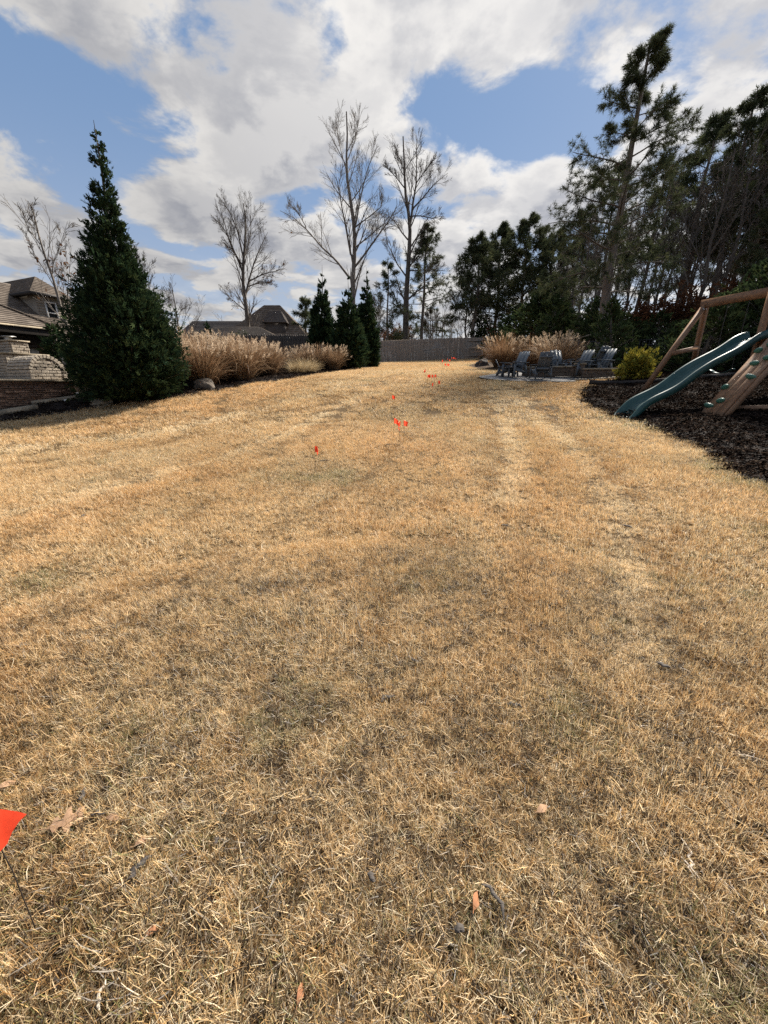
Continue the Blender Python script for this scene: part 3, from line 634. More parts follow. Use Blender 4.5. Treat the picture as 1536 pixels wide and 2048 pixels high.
# ------------------------------------------------------------------ left: house, pavilion, oven
m_shingle = mat('roof_shingle', (.165, .134, .11), (.10, .082, .067), rough=.95, scale=5, detail=9, bump=.01, bscale=30, c3=(.21, .175, .145), c3scale=2.5, spec=.15, stretch=(1, 1, 3))
m_shingle_d = mat('dark_roof_shingle', (.125, .110, .102), (.078, .068, .064), rough=.95, scale=4, detail=9, bump=.01, bscale=30, spec=.15)
m_white = mat('white_trim', (.74, .72, .68), (.62, .60, .56), rough=.5, scale=3)
m_brickw = mat('white_washed_brick', (.46, .395, .315), (.30, .25, .195), rough=.9, scale=7, bump=.012, bscale=25, c3=(.54, .475, .39), c3scale=3)
m_mortar = mat('mortar', (.22, .185, .15), (.13, .11, .09), rough=.95, scale=20, bump=.006)
m_stone = mat('brown_ledge_stone', (.27, .165, .118), (.11, .068, .05), rough=.9, scale=6, bump=.015, bscale=20, c3=(.20, .15, .115), c3scale=4)
m_wood = mat('brown_post_wood', (.22, .125, .07), (.12, .066, .036), rough=.75, scale=6, stretch=(6, 6, .6), bump=.005)
m_dark = mat('dark_fascia', (.035, .028, .024), (.02, .016, .014), rough=.7, scale=5)
m_siding = mat('tan_siding', (.27, .235, .19), (.20, .172, .14), rough=.8, scale=6, bump=.004)
m_slab = mat('sandstone_slab', (.36, .30, .215), (.22, .18, .13), rough=.9, scale=5, bump=.012, c3=(.17, .15, .12), c3scale=3)
m_metal = mat('grey_metal', (.42, .42, .42), (.3, .3, .3), rough=.4, scale=6, metal=.7)
def glass_mat():
    m = mat('window_glass', (.018, .021, .024), (.010, .012, .014), rough=.06, scale=1.5, spec=.8); return m
m_glass = glass_mat()
RZ = math.atan2(-.4, .916)
BK = [block_mesh('brick', m_brickw, i) for i in range(3)]; ST = [block_mesh('stone', m_stone, 10+i, .10, .12) for i in range(4)]

def shingle_plane(b, e0, e1, r0, r1, courses, lift=.022, col=(1, 1, 1)):
    """roof plane from eave e0-e1 to ridge r0-r1 laid in overlapping courses, each with a butt edge"""
    e0, e1, r0, r1 = [np.asarray(q, float) for q in (e0, e1, r0, r1)]
    n = unit(np.cross(e1-e0, (r0+r1)/2-(e0+e1)/2)); n = n if n[2] > 0 else -n
    for k in range(courses):
        t0, t1 = k/courses, (k+1)/courses
        a0 = e0+(r0-e0)*t0; a1 = e1+(r1-e1)*t0; c0 = e0+(r0-e0)*t1; c1 = e1+(r1-e1)*t1
        V = [a0+n*lift, a1+n*lift, c1+n*.002, c0+n*.002, a0-n*.01, a1-n*.01]
        b.add(V, [(0, 1, 2, 3), (4, 5, 1, 0)], col)
def hip(b, x0, x1, y0, y1, z0, h, inx0, inx1, iny=None, courses=14):
    ym = (y0+y1)/2; A, B, C_, D = (x0, y0, z0), (x1, y0, z0), (x1, y1, z0), (x0, y1, z0); E, F = (x0+inx0, ym, z0+h), (x1-inx1, ym, z0+h)
    shingle_plane(b, A, B, E, F, courses); shingle_plane(b, C_, D, F, E, courses)
    shingle_plane(b, B, C_, F, F, courses); shingle_plane(b, D, A, E, E, courses)
    return np.array(E), np.array(F)

def pavilion():
    t = thing('pavilion', 'shingled hip roof of the open pavilion with brown wooden post at left edge', 'pavilion', (-11.1, 14.6, .95), RZ)
    ze = P(125, 659, 14.6)[2]-.95; b = MB(); hip(b, -5.6, 0, -9, 0, ze, 1.68, 2.8, 2.8, courses=26)
    # ridge runs along the long side
    b = MB(); zr = ze+1.68
    A, B, C_, D = (-5.6, -9, ze), (0, -9, ze), (0, 0, ze), (-5.6, 0, ze); E, F = (-2.8, -6.2, zr), (-2.8, -2.8, zr)
    for q in ((B, C_, F, E), (C_, D, F, F), (D, A, E, F), (A, B, E, E)): shingle_plane(b, q[0], q[1], q[3] if q in () else (q[3]), q[2], 24) if q[2] == q[3] else shingle_plane(b, q[0], q[1], q[3], q[2], 24)
    b.build('roof', m_shingle, t)
    b = MB(); b.bar((-2.8, -2.8, zr+.02), (.02, .02, ze+.03), .16, .03); b.bar((-2.8, -6.2, zr+.02), (-2.8, -2.8, zr+.02), .16, .03); b.build('ridge_cap', m_shingle, t)
    b = MB(); b.bar((.03, -9.05, ze-.035), (.03, .06, ze-.035), .05, .05); b.bar((.06, .03, ze-.035), (-5.6, .03, ze-.035), .05, .05); b.build('drip_edge', m_slab, t)
    b = MB()
    for (p, q) in (((-.02, -9, ze-.16), (-.02, 0, ze-.16)), ((0, -.02, ze-.16), (-5.6, -.02, ze-.16))): b.bar(p, q, .05, .2)
    b.bar((-.32, -9, ze-.34), (-.32, -.2, ze-.34), .22, .30); b.bar((-.2, -.45, ze-.34), (-5.4, -.45, ze-.34), .22, .29); b.build('eave_beam', m_dark, t)
    b = MB(); b.ngon([(-.01, -9, ze-.11), (-.01, -.01, ze-.11), (-5.5, -.01, ze-.11), (-5.5, -9, ze-.11)]); b.build('ceiling', m_dark, t)
    for (x, y) in ((-.40, -.50), (-5.2, -.5)):
        b = MB(); b.box((x, y, (ze-.5)/2), (.24, .24, ze-.5)); b.build('post', m_wood, t)
    b = MB(); b.box((-5.4, -4.5, 1.1), (.2, 9, 2.2)); b.build('back_wall', m_dark, t)
pavilion()

def brick_face(par, o, ux, uz, w, h, rows, blen, depth, names='brick', meshes=BK, seed=0, keep=None, jit=.0, gap=.012):
    """a course-by-course face of separate bricks: o corner, ux along, uz up (local), bricks proud of the face"""
    rg = random.Random(seed); o = Vector(o); ux = Vector(ux).normalized(); uz = Vector(uz).normalized(); nz = ux.cross(uz); bh = h/rows
    rot = Matrix((ux, nz, uz)).transposed().to_euler()
    for r in range(rows):
        x = -blen*(.5 if r % 2 else 0)-(rg.uniform(0, blen*.5) if jit else 0)
        while x < w-.01:
            L = blen*(rg.uniform(.55, 1.5) if jit else 1.0); a, b_ = max(0, x), min(w, x+L); x += L
            if b_-a < .03: continue
            c = o+ux*((a+b_)/2)+uz*((r+.5)*bh)
            if keep and not keep((a+b_)/2, (r+.5)*bh): continue
            piece(names, rg.choice(meshes), par, c+nz*rg.uniform(-.008, .008)*(3 if jit else 1), (b_-a-gap, depth, bh-gap*(.7 if jit else 1)), rot)
def oven():
    o = np.array([-9.5, 11.0]); zg = h1(*o)-.25; t = thing('pizza_oven', 'white brick barrel-vaulted outdoor oven on a brown ledgestone base', 'oven', (o[0], o[1], zg), RZ)
    hc = 1.585-zg
    base = MB(); base.box((-1.15, -.55, (hc-.05)/2), (2.5, 3.0, hc-.05)); ob = base.build('base', m_mortar, t)
    brick_face(ob, (.10, -1.2, 0), (0, 1, 0), (0, 0, 1), 2.14, hc-.06, 15, .24, .07, 'stone', ST, 3, None, 1)
    b = MB(); b.box((-1.13, -.53, hc-.022), (2.66, 3.10, .055)); b.build('counter_slab', m_slab, t)
    # barrel vault: core, face, arch ring, rows of bricks over the vault
    r, cy, sp = .36, .40, .20; z0 = hc+.006
    core = MB(); th = np.linspace(0, math.pi, 15); prof = [(cy+r, z0)]+[(cy+r*math.cos(a), z0+sp+r*math.sin(a)) for a in th]+[(cy-r, z0)]
    n = len(prof); V = [(x, y, z) for x in (-.01, -1.2) for (y, z) in prof]
    core.add(V, [(i, i+1, n+i+1, n+i) for i in range(n-1)]); core.ngon(V[:n]); oc = core.build('vault', m_mortar, t)
    brick_face(oc, (.0, cy-r, z0), (0, 1, 0), (0, 0, 1), 2*r, sp+r, 7, .19, .05, seed=5, keep=lambda x, z: (x-r)**2+max(0, z-sp)**2 < (r-.02)**2)
    ring = [(0, z0+.05, 1)]; L = 2*sp+math.pi*r; k = 19
    rg = random.Random(2)
    for j in range(k):
        s = (j+.5)*L/k
        if s < sp: y, z, a = cy+r, z0+s, 0
        elif s > L-sp: y, z, a = cy-r, z0+(L-s), math.pi
        else: a = (s-sp)/r; y, z = cy+r*math.cos(a), z0+sp+r*math.sin(a)
        out = .035; y += out*math.cos(a); z += out*math.sin(a)*1
        for i in range(6):
            dx = .08 if i == 0 else .215; xc = .0 if i == 0 else -.055-(i-.5)*.215-(.1 if j % 2 else 0)*.0
            xc += (.09 if (j % 2 and i) else 0)*0
            piece('brick', rg.choice(BK), oc, (xc, y, z), (dx-.012, .075+(.02 if i == 0 else 0), L/k-.010), (a, 0, 0))
    # chimney breast and stack behind
    hb, ht = 2.28-zg, 2.62-zg
    b = MB(); b.box((-1.78, .60, (hc+hb)/2+.002), (1.04, 1.02, hb-hc-.004)); br = b.build('chimney_breast', m_mortar, t)
    brick_face(br, (-1.255, .09, hc+.01), (0, 1, 0), (0, 0, 1), 1.02, hb-hc-.03, 9, .19, .05, seed=7)
    brick_face(br, (-2.3, .085, hc+.01), (1, 0, 0), (0, 0, 1), 1.04, hb-hc-.03, 9, .19, .05, seed=8)
    b = MB(); b.box((-1.78, .60, hb+.016), (1.16, 1.14, .04)); b.build('ledge', m_slab, t)
    b = MB(); b.box((-1.72, .53, (hb+ht)/2+.03), (.80, .42, ht-hb-.03)); bs = b.build('chimney_stack', m_mortar, t)
    brick_face(bs, (-1.315, .32, hb+.04), (0, 1, 0), (0, 0, 1), .42, ht-hb-.05, 4, .19, .045, seed=9)
    brick_face(bs, (-2.12, .315, hb+.04), (1, 0, 0), (0, 0, 1), .80, ht-hb-.05, 4, .19, .045, seed=10)
    b = MB(); b.box((-1.72, .53, ht+.025), (.9, .52, .035)); b.build('stack_cap', m_slab, t)
    b = MB(); b.tubes([[(-1.75, .5, ht+.045), (-1.75, .5, ht+.14)]], [[.09, .09]], 12); b.box((-1.75, .5, ht+.155), (.32, .28, .015)); b.build('flue_cap', m_metal, t)
oven()
def ledge(u0, v0, u1, v1, label):
    a, b_ = gp(u0, v0), gp(u1, v1); t = thing('stone_ledge', label, 'stone ledge', a, 0, 'stone slabs edging the oven terrace'); d = b_-a; L = np.linalg.norm(d); n = max(2, int(L/.55))
    for k in range(n):
        p, q = d*(k/n), d*((k+1)/n); p = p+d/L*.006; b = MB(); b.bar(p+[0, 0, .06], q+[0, 0, .06], .34, .14+.01*(k % 2)); b.build('slab', m_slab, t)
ledge(64, 812, 165, 799, 'upper tan stone ledge ending under the big evergreen'); ledge(-60, 842, 72, 820, 'lower tan stone ledge at the foot of the oven wall')
def rock(name, label, loc, size, seed, m, cat='boulder', rz=0):
    bm = bmesh.new(); bmesh.ops.create_icosphere(bm, subdivisions=3, radius=1); rg = random.Random(seed)
    from mathutils import noise
    for v in bm.verts:
        n = noise.noise(v.co*1.3+Vector((seed, 0, 0)))*.35+noise.noise(v.co*3+Vector((0, seed, 0)))*.12; v.co *= 1+n
        v.co.z = max(v.co.z, -.55)
        v.co = Vector((v.co.x*size[0], v.co.y*size[1], v.co.z*size[2]))
    me = bpy.data.meshes.new(name); bm.to_mesh(me); bm.free(); me.materials.append(m); o = bpy.data.objects.new(name, me); COL.objects.link(o)
    o.location = loc; o.rotation_euler = (0, 0, rz); return tag(o, label, cat)
m_rock = mat('field_stone', (.17, .14, .112), (.06, .052, .044), rough=.95, scale=4, bump=.03, bscale=12)
m_rockd = mat('dark_field_stone', (.085, .075, .066), (.045, .04, .036), rough=.95, scale=5, bump=.03, bscale=12)
q = gp(405, 781); rock('boulder', 'tan boulder between the big evergreen and the tall reeds', q+[0, .2, .12], (.36, .3, .26), 3, m_rock)
q = gp(968, 735); rock('boulder', 'dark rounded boulder at the foot of the right reed clump', q+[0, .3, .14], (.36, .4, .3), 7, m_rockd)
q = gp(192, 813); rock('flagstone', 'grey tilted flagstone in the mulch under the big evergreen', q+[0, .25, .10], (.36, .45, .13), 12, m_slab, 'flagstone', .4).rotation_euler = (.25, -.35, .5)
for (u, v, s) in ((122, 806, .07), (133, 808, .05), (155, 794, .06)):
    q = gp(u, v); rock('pebble', ['white pebble on the dark mulch before the ledge', 'small white pebble right of a larger one on the mulch', 'white pebble at the corner of the stone base'][(122, 133, 155).index(u)], q+[0, 0, .09], (s, s, s*.7), u, m_white, 'pebble')

def window(par, o, ux, w, h, m_frame, fr=.05, mullion=True):
    """frame with glass set back; o lower-left corner, ux along the wall, z up, outward normal = ux x z"""
    o = Vector(o); ux = Vector(ux).normalized(); uz = Vector((0, 0, 1)); n = ux.cross(uz); b = MB()
    c = lambda x, z, d: np.array(o+ux*x+uz*z+n*d)
    for (x0, z0, x1, z1) in ((0, fr/2, w, fr/2), (0, h-fr/2, w, h-fr/2)): b.bar(c(x0, z0, .02), c(x1, z1, .02), fr, .07)
    for x in (fr/2, w-fr/2): b.bar(c(x, fr, .02), c(x, h-fr, .02), .07, fr, up=tuple(ux))
    if mullion: b.bar(c(fr, h*.5, .012), c(w-fr, h*.5, .012), fr*.8, .06)
    f = b.build('window', m_frame, par); g = MB(); g.ngon([c(fr*.8, fr*.8, .004), c(w-fr*.8, fr*.8, .004), c(w-fr*.8, h-fr*.8, .004), c(fr*.8, h-fr*.8, .004)]); g.build('pane', m_glass, f)
def main_house():
    zg = 1.15; t = thing('house', 'brown shingled house with hipped dormer and white brick wall behind the pavilion', 'house', (-21, 26, zg), RZ)
    ze = 3.75-zg; sl = .68
    b = MB(); R0, R1 = (-3, -9, ze+5.5*sl), (-3, 2.5, ze+5.5*sl); e = [(2.5, -14.5, ze), (2.5, 7.2, ze), (-8.5, 7.2, ze), (-8.5, -14.5, ze)]
    shingle_plane(b, e[0], e[1], R0, R1, 30); shingle_plane(b, e[1], e[2], R1, R1, 30); shingle_plane(b, e[2], e[3], R1, R0, 30); shingle_plane(b, e[3], e[0], R0, R0, 30); b.build('roof', m_shingle, t)
    b = MB(); b.box((-3, -3.6, (ze-.3)/2), (10.2, 20.8, ze-.3)); b.build('wall', m_brickw, t)
    b = MB(); b.box((-3, -3.65, ze-.16), (10.8, 21.4, .26)); b.build('eave_soffit', m_dark, t)
    b = MB(); b.bar((2.55, -14.4, ze-.05), (2.55, 7.2, ze-.05), .12, .13); b.build('gutter', m_slab, t)
    b = MB(); b.tubes([[(2.55, -2.6, ze-.1), (2.55, -2.6, ze-.3), (2.3, -2.75, ze-.5), (2.2, -2.8, ze-.7), (2.2, -2.8, .2)]], [[.05]*5], 8); b.build('downspout', m_dark, t)
    d = MB(); zt = 6.68-zg; d.box((-2.4, .78, zt-1.1), (4.8, 1.56, 2.2)); dd = d.build('dormer', m_siding, t)
    for k in range(14): 
        s = MB(); s.box((.012, .78, zt-2.16+.155*k), (.02+.006*0, 1.56, .147), ry=.06); s.build('siding_board', m_siding, dd)
    r = MB(); x0, x1, y0, y1 = -7, .38, -.38, 1.94; A, B, C_, D = (x0, y0, zt), (x1, y0, zt), (x1, y1, zt), (x0, y1, zt); E, F = (x0, .78, zt+1.12), (x1-1.3, .78, zt+1.12)
    shingle_plane(r, A, B, E, F, 10); shingle_plane(r, B, C_, F, F, 10); shingle_plane(r, C_, D, F, E, 10); r.build('dormer_roof', m_shingle, dd)
    r = MB(); r.bar((x0, y0, zt-.06), (x1, y0, zt-.06), .04, .16); r.bar((x1, y0, zt-.06), (x1, y1, zt-.06), .04, .155); r.ngon([(x0, y0, zt-.1), (x1, y0, zt-.1), (x1, y1, zt-.1), (x0, y1, zt-.1)]); r.build('dormer_eave', m_dark, dd)
    window(dd, (.03, .42, zt-1.62), (0, 1, 0), .62, 1.25, m_white, .07)
main_house()

# ------------------------------------------------------------------ neighbours behind the left beds
m_cream = mat('cream_wall', (.56, .47, .34), (.46, .385, .28), rough=.9, scale=4, bump=.004)
def neighbour(label, x0, x1, y0, y1, ze, zr, i0, i1, mroof, mwall, wins=()):
    zg = h1((x0+x1)/2, y0)-.2; t = thing('house', label, 'house', ((x0+x1)/2, y0, zg)); w = (x1-x0)/2; d = y1-y0
    b = MB(); hip(b, -w, w, 0, d, ze-zg, zr-ze, i0, i1, courses=18); b.build('roof', mroof, t)
    b = MB(); b.box((0, d/2, (ze-zg-.2)/2), (2*w-.9, d-.9, ze-zg-.2)); wl = b.build('wall', mwall, t)
    b = MB(); b.box((0, d/2, ze-zg-.1), (2*w-.02, d-.02, .17)); b.build('fascia', m_dark, t)
    for (x, z, ww, hh) in wins: window(t, (x-(x0+x1)/2, .43, z-zg), (1, 0, 0), ww, hh, m_white, .09)
    return t
neighbour('long low neighbour roof farthest left behind the feathery reeds', -25.5, -13.5, 48, 60, 5.5, 9.15, 1.2, 3.5, m_shingle_d, m_brickw)
neighbour('low hipped neighbour roof directly above the feathery reeds', -18.2, -8.6, 38.5, 47.0, 5.05, 7.0, 1.0, 4.0, m_shingle, m_siding)
tc_ = neighbour('steep roofed cream house with dark hipped dormer behind the reeds', -19.5, -8.0, 47.5, 56.5, 5.95, 10.6, 5.0, 4.6, m_shingle, m_cream, [(-10.4, 4.3, .55, 1.2), (-9.55, 4.3, .55, 1.2)])
def far_dormer():
    o = Vector(tc_.location); p = P(551, 655, 48.6); b = MB(); x, y, z = p[0]-o.x, p[1]-o.y, p[2]-o.z
    b.box((x, y+1.2, z-.3), (2.2, 2.4, 1.5)); d = b.build('dormer', m_shingle_d, tc_)
    b = MB(); A, B, C_, D = (x-1.45, y-.4, z+.5), (x+1.35, y-.4, z+.5), (x+1.35, y+3, z+.5), (x-1.45, y+3, z+.5); E, F = (x-.8, y+1, z+1.9), (x+.5, y+1, z+1.9)
    shingle_plane(b, A, B, E, F, 9); shingle_plane(b, B, C_, F, F, 9); shingle_plane(b, D, A, E, E, 9); shingle_plane(b, C_, D, F, E, 9); b.build('dormer_roof', m_shingle_d, d)
far_dormer()
m_fence = mat('weathered_fence', (.36, .28, .215), (.21, .163, .126), rough=.95, scale=2.2, stretch=(6, 6, .35), bump=.006, c3=(.29, .25, .215), c3scale=.9)
def wood_fence(label, pts, hgt, seed, m=m_fence, side=-1):
    pts = np.array(pts); t = thing('wooden_fence', label, 'fence', (pts[0][0], pts[0][1], h1(*pts[0]))); o = np.array(t.location); rg = random.Random(seed)
    s = np.r_[0, np.cumsum(np.linalg.norm(np.diff(pts, axis=0), axis=1))]; xy = lambda d: np.array([np.interp(d, s, pts[:, 0]), np.interp(d, s, pts[:, 1])])
    b = MB(); d = 0; w = .14
    while d < s[-1]-w:
        p, q = xy(d), xy(d+w); z = max(h1(*p), h1(*q))+.03; hh = hgt+rg.uniform(-.02, .03)+.03*math.sin(d*.5); c = (p+q)/2; dr = unit(q-p); ang = math.atan2(dr[1], dr[0]); off = np.array([-dr[1], dr[0]])*rg.uniform(0, .012)
        cc = np.r_[c+off, z]-o; x = np.array([dr[0], dr[1], 0])*(w/2-.004); n = np.array([-dr[1], dr[0], 0])*.01; up = np.array([0, 0, hh]); ear = np.array([0, 0, hh-.06])
        V = [cc-x-n, cc+x-n, cc+x-n+ear, cc+x*.5-n+up, cc-x*.5-n+up, cc-x-n+ear, cc-x+n, cc+x+n, cc+x+n+ear, cc+x*.5+n+up, cc-x*.5+n+up, cc-x+n+ear]
        b.add(V, [(0, 1, 2, 5), (5, 2, 3, 4), (7, 6, 11, 8), (8, 11, 10, 9), (1, 7, 8, 2), (6, 0, 5, 11), (2, 8, 9, 3), (11, 5, 4, 10), (4, 3, 9, 10)]); d += w
    pk = b.build('pickets', m, t); pk['kind'] = 'stuff'
    for hz in (.3, hgt*.52, hgt-.25):
        b = MB(); k = int(s[-1]/2.4)+1
        for i in range(k):
            p, q = xy(s[-1]*i/k), xy(s[-1]*(i+1)/k); b.bar(np.r_[p+[0, .035], h1(*p)+hz]-o, np.r_[q+[0, .035], h1(*q)+hz]-o, .04, .09)
        b.build('rail', m, t)
    k = int(s[-1]/2.4)+1
    for i in range(k+1):
        p = xy(s[-1]*i/k); b = MB(); b.box(np.r_[p+[0, .10], h1(*p)+hgt/2-.02]-o, (.09, .09, hgt-.05)); b.build('post', m, t)
wood_fence('long weathered grey picket fence across the top of the lawn', [at(560, 36)[:2], at(757, 37)[:2], at(850, 38)[:2], at(960, 39)[:2], at(1080, 38.5)[:2], at(1180, 38)[:2]], 1.83, 3)
wood_fence('short dark wooden fence between the two groups of reeds', [at(330, 24)[:2], at(560, 25.5)[:2], at(640, 26.5)[:2]], 1.9, 5, mat('dark_fence', (.085, .070, .06), (.04, .034, .03), rough=.95, scale=2, stretch=(6, 6, .4), bump=.006))
def lamp_post():
    p = at(580, 37.3); t = thing('lamp_post', 'black yard lamp post with white globe in front of the cream house', 'lamp', p); h = P(580, 677, 37.3)[2]-p[2]
    b = MB(); b.tubes([[(0, 0, 0), (0, 0, h-.15)]], [[.05, .04]], 8); b.build('pole', m_dark, t)
    bm = bmesh.new(); bmesh.ops.create_icosphere(bm, subdivisions=2, radius=.17); me = bpy.data.meshes.new('globe'); bm.to_mesh(me); bm.free(); me.materials.append(m_white); o = bpy.data.objects.new('globe', me); COL.objects.link(o); o.parent = t; o.location = (0, 0, h)
    b = MB(); b.box((0, 0, h+.19), (.24, .24, .05)); b.build('cap', m_dark, t)
lamp_post()

# ------------------------------------------------------------------ right: black metal fence, patio, chairs
m_black = mat('black_metal', (.016, .016, .017), (.009, .009, .010), rough=.45, scale=5)
def metal_fence():
    pts = np.array([at(1090, 21.5)[:2], at(1150, 19.6)[:2], at(1215, 18.4)[:2], at(1300, 17.2)[:2], at(1420, 15.8)[:2], at(1530, 14.8)[:2], at(1640, 14)[:2]]); t = thing('metal_fence', 'black metal picket fence between the patio and the woods', 'fence', (*pts[1], h1(*pts[1]))); o = np.array(t.location)
    s = np.r_[0, np.cumsum(np.linalg.norm(np.diff(pts, axis=0), axis=1))]; xy = lambda d: np.array([np.interp(d, s, pts[:, 0]), np.interp(d, s, pts[:, 1])]); k = int(s[-1]/2.0); hz = 1.25
    for i in range(k+1):
        p = xy(s[-1]*i/k); b = MB(); b.box(np.r_[p, h1(*p)+.66]-o, (.06, .06, 1.36)); b.box(np.r_[p, h1(*p)+1.36]-o, (.075, .075, .03)); b.build('post', m_black, t)
    for z in (.15, 1.02, 1.22):
        b = MB()
        for i in range(k): p, q = xy(s[-1]*i/k), xy(s[-1]*(i+1)/k); b.bar(np.r_[p, h1(*p)+z]-o, np.r_[q, h1(*q)+z]-o, .03, .04)
        b.build('rail', m_black, t)
    b = MB()
    for i in range(int(s[-1]/.115)):
        p = xy(i*.115); b.box(np.r_[p, h1(*p)+.66]-o, (.016, .016, 1.12))
    b.build('pickets', m_black, t)['kind'] = 'stuff'
metal_fence()
m_poly = mat('slate_blue_board', (.105, .122, .138), (.072, .083, .095), rough=.42, scale=6, stretch=(1, 1, 4), spec=.5)
m_label = mat('white_tag', (.8, .8, .8), (.75, .75, .75), rough=.5)
def chair_proto(label):
    t = thing('adirondack_chair', label, 'chair', (0, 0, 0), 0, 'chairs around the fire pit patio')
    for sx in (-1, 1):
        b = MB(); b.bar((sx*.33, .36, 0), (sx*.33, .33, .56), .035, .10, up=(0, 1, 0)); b.build('leg', m_poly, t)
        b = MB(); b.bar((sx*.33, -.42, 0), (sx*.33, -.24, .56), .035, .10, up=(0, 1, 0)); b.build('leg', m_poly, t)
        b = MB(); b.bar((sx*.35, -.38, .575), (sx*.35, .46, .595), .14, .026); b.build('armrest', m_poly, t)
        b = MB(); b.bar((sx*.285, .36, .33), (sx*.285, -.46, .17), .03, .10); b.build('side_rail', m_poly, t)
    for k in range(5):
        y = .34-.125*k; b = MB(); b.box((0, y, .395-.024*k), (.60, .112, .022), rx=.19); b.build('seat_slat', m_poly, t)
    for k in range(3):
        x = (k-1)*.185; top = .40+.66; b = MB(); b.bar((x, -.18, .30), (x, -.55, 1.04+(.02 if k == 1 else 0)), .176, .022, up=(0, 1, .4)); sl = b.build('back_slat', m_poly, t)
        if k == 0: b = MB(); b.bar((x+.02, -.498, .96), (x+.02, -.517, .998), .07, .004, up=(0, 1, .4)); b.build('tag', m_label, sl)
    for (y, z) in ((-.27, .43), (-.50, .88)):
        b = MB(); b.bar((-.28, y-.03, z), (.28, y-.03, z), .03, .09, up=(0, .4, 1)); b.build('back_rail', m_poly, t)
    return t
c0 = chair_proto('slate adirondack chair seen squarely from behind, nearest the lawn')
def rzdir(dx, dy): return math.atan2(dy, dx)-math.pi/2
def put(o, u, y, dx, dy, sc=.86, lift=.052):
    p = at(u, y); o.location = (p[0], p[1], p[2]+lift); o.rotation_euler = (0, 0, rzdir(dx, dy)); o.scale = (sc,)*3; return o
put(c0, 1079, 14.45, .04, 1, .82)
put(copy_thing(c0, (0, 0, 0), label='slate adirondack chair angled left beside the child-size chair'), 1027, 15.0, -.85, -.5)
put(copy_thing(c0, (0, 0, 0), label='slate adirondack chair facing us from behind the nearest chair'), 1117, 16.6, .12, -1, .86, .06)
put(copy_thing(c0, (0, 0, 0), label='slate adirondack chair leaning back to the right, left of the right-hand trio'), 1152, 14.95, -1, -.42, .84, .10)
put(copy_thing(c0, (0, 0, 0), label='dark backed adirondack chair in the middle of the right-hand trio'), 1180, 15.5, -.45, .9, .88, .10)
put(copy_thing(c0, (0, 0, 0), label='slate adirondack chair nearest the yellow bush, rightmost of the trio'), 1194, 14.75, -1, -.35, .84, .10)
put(copy_thing(c0, (0, 0, 0), label='child-size slate adirondack chair on the left end of the patio'), 1006, 15.4, .9, -.35, .56)
def side_table():
    p = at(1020, 15.1); t = thing('side_table', 'small slate side table beside the child-size chair', 'table', p+[0, 0, .052], .3)
    for k in range(3): b = MB(); b.box((0, (k-1)*.145, .39), (.46, .135, .022)); b.build('top_slat', m_poly, t)
    for sx in (-1, 1):
        for sy in (-1, 1): b = MB(); b.bar((sx*.20, sy*.17, 0), (sx*.17, sy*.15, .378), .07, .025, up=(1, 0, 0)); b.build('leg', m_poly, t)
    b = MB(); b.box((0, 0, .14), (.34, .28, .02)); b.build('shelf', m_poly, t)
side_table()
m_blockst = mat('tan_wall_block', (.17, .125, .09), (.085, .062, .046), rough=.95, scale=6, bump=.02, bscale=18)
WB = [block_mesh('wall_block', m_blockst, 30+i, .05, .06) for i in range(3)]
def seat_wall(label, a, b_, hgt, rows, pillar=None):
    a = np.array(a); b_ = np.array(b_); z = min(h1(*a), h1(*b_))+.08; t = thing('seat_wall', label, 'wall', (*a, z), math.atan2(b_[1]-a[1], b_[0]-a[0])); L = np.linalg.norm(b_-a); rg = random.Random(int(L*100))
    bh = (hgt-.06)/rows
    for r in range(rows):
        x = -.15*(r % 2)
        while x < L:
            l = .30; x0, x1 = max(0, x), min(L, x+l); x += l
            if x1-x0 > .05: piece('block', rg.choice(WB), t, ((x0+x1)/2, 0, (r+.5)*bh), (x1-x0-.008, .26, bh-.008))
    x = 0
    while x < L-.05: l = min(.5, L-x); b = MB(); b.box((x+l/2, 0, hgt-.02), (l-.008, .32, .055)); b.build('cap_stone', m_slab, t); x += l
    if pillar: 
        b = MB(); b.box((L+.17, 0, hgt/2+.02), (.32, .34, hgt+.04)); b.build('pillar', m_blockst, t); b = MB(); b.box((L+.17, 0, hgt+.068), (.38, .40, .055)); b.build('pillar_cap', m_slab, t)
seat_wall('low tan block wall behind the nearest chair', at(1043, 15.6)[:2], at(1146, 14.9)[:2], .36, 2, True)
seat_wall('low tan block wall below the right-hand trio of chairs', at(1162, 14.4)[:2], at(1240, 14.1)[:2], .30, 2)
def pale_edging():
    rg = np.random.RandomState(4); b = MB(); a, c = at(1150, 14.0), at(1240, 13.6)
    for k in range(90):
        t = rg.rand(); x = a+(c-a)*t+np.array([rg.normal(0, .05), rg.normal(0, .10), 0]); s = rg.uniform(.02, .05); z = h1(x[0], x[1])+.06; b.box((x[0], x[1], z), (s*1.5, s*1.2, s), rg.uniform(0, 3), rx=rg.normal(0, .3), ry=rg.normal(0, .3))
    tag(b.build('edging_stones', m_slab), 'pale pebbles along the mulch edge below the seat wall', 'gravel', kind='stuff')
pale_edging()
def edging():
    P_ = [at(1178, 12.6), at(1235, 12.0), at(1300, 11.75), at(1380, 11.9), at(1460, 12.2), at(1560, 12.6)]; o = P_[0]; t = thing('edging_strip', 'black timber edging strip crossing the mulch behind the slide', 'edging', o)
    for i in range(len(P_)-1): b = MB(); b.bar(P_[i]-o+[0, 0, .10], P_[i+1]-o+[0, 0, .10], .07, .13); b.build('timber', m_dark, t)
edging()

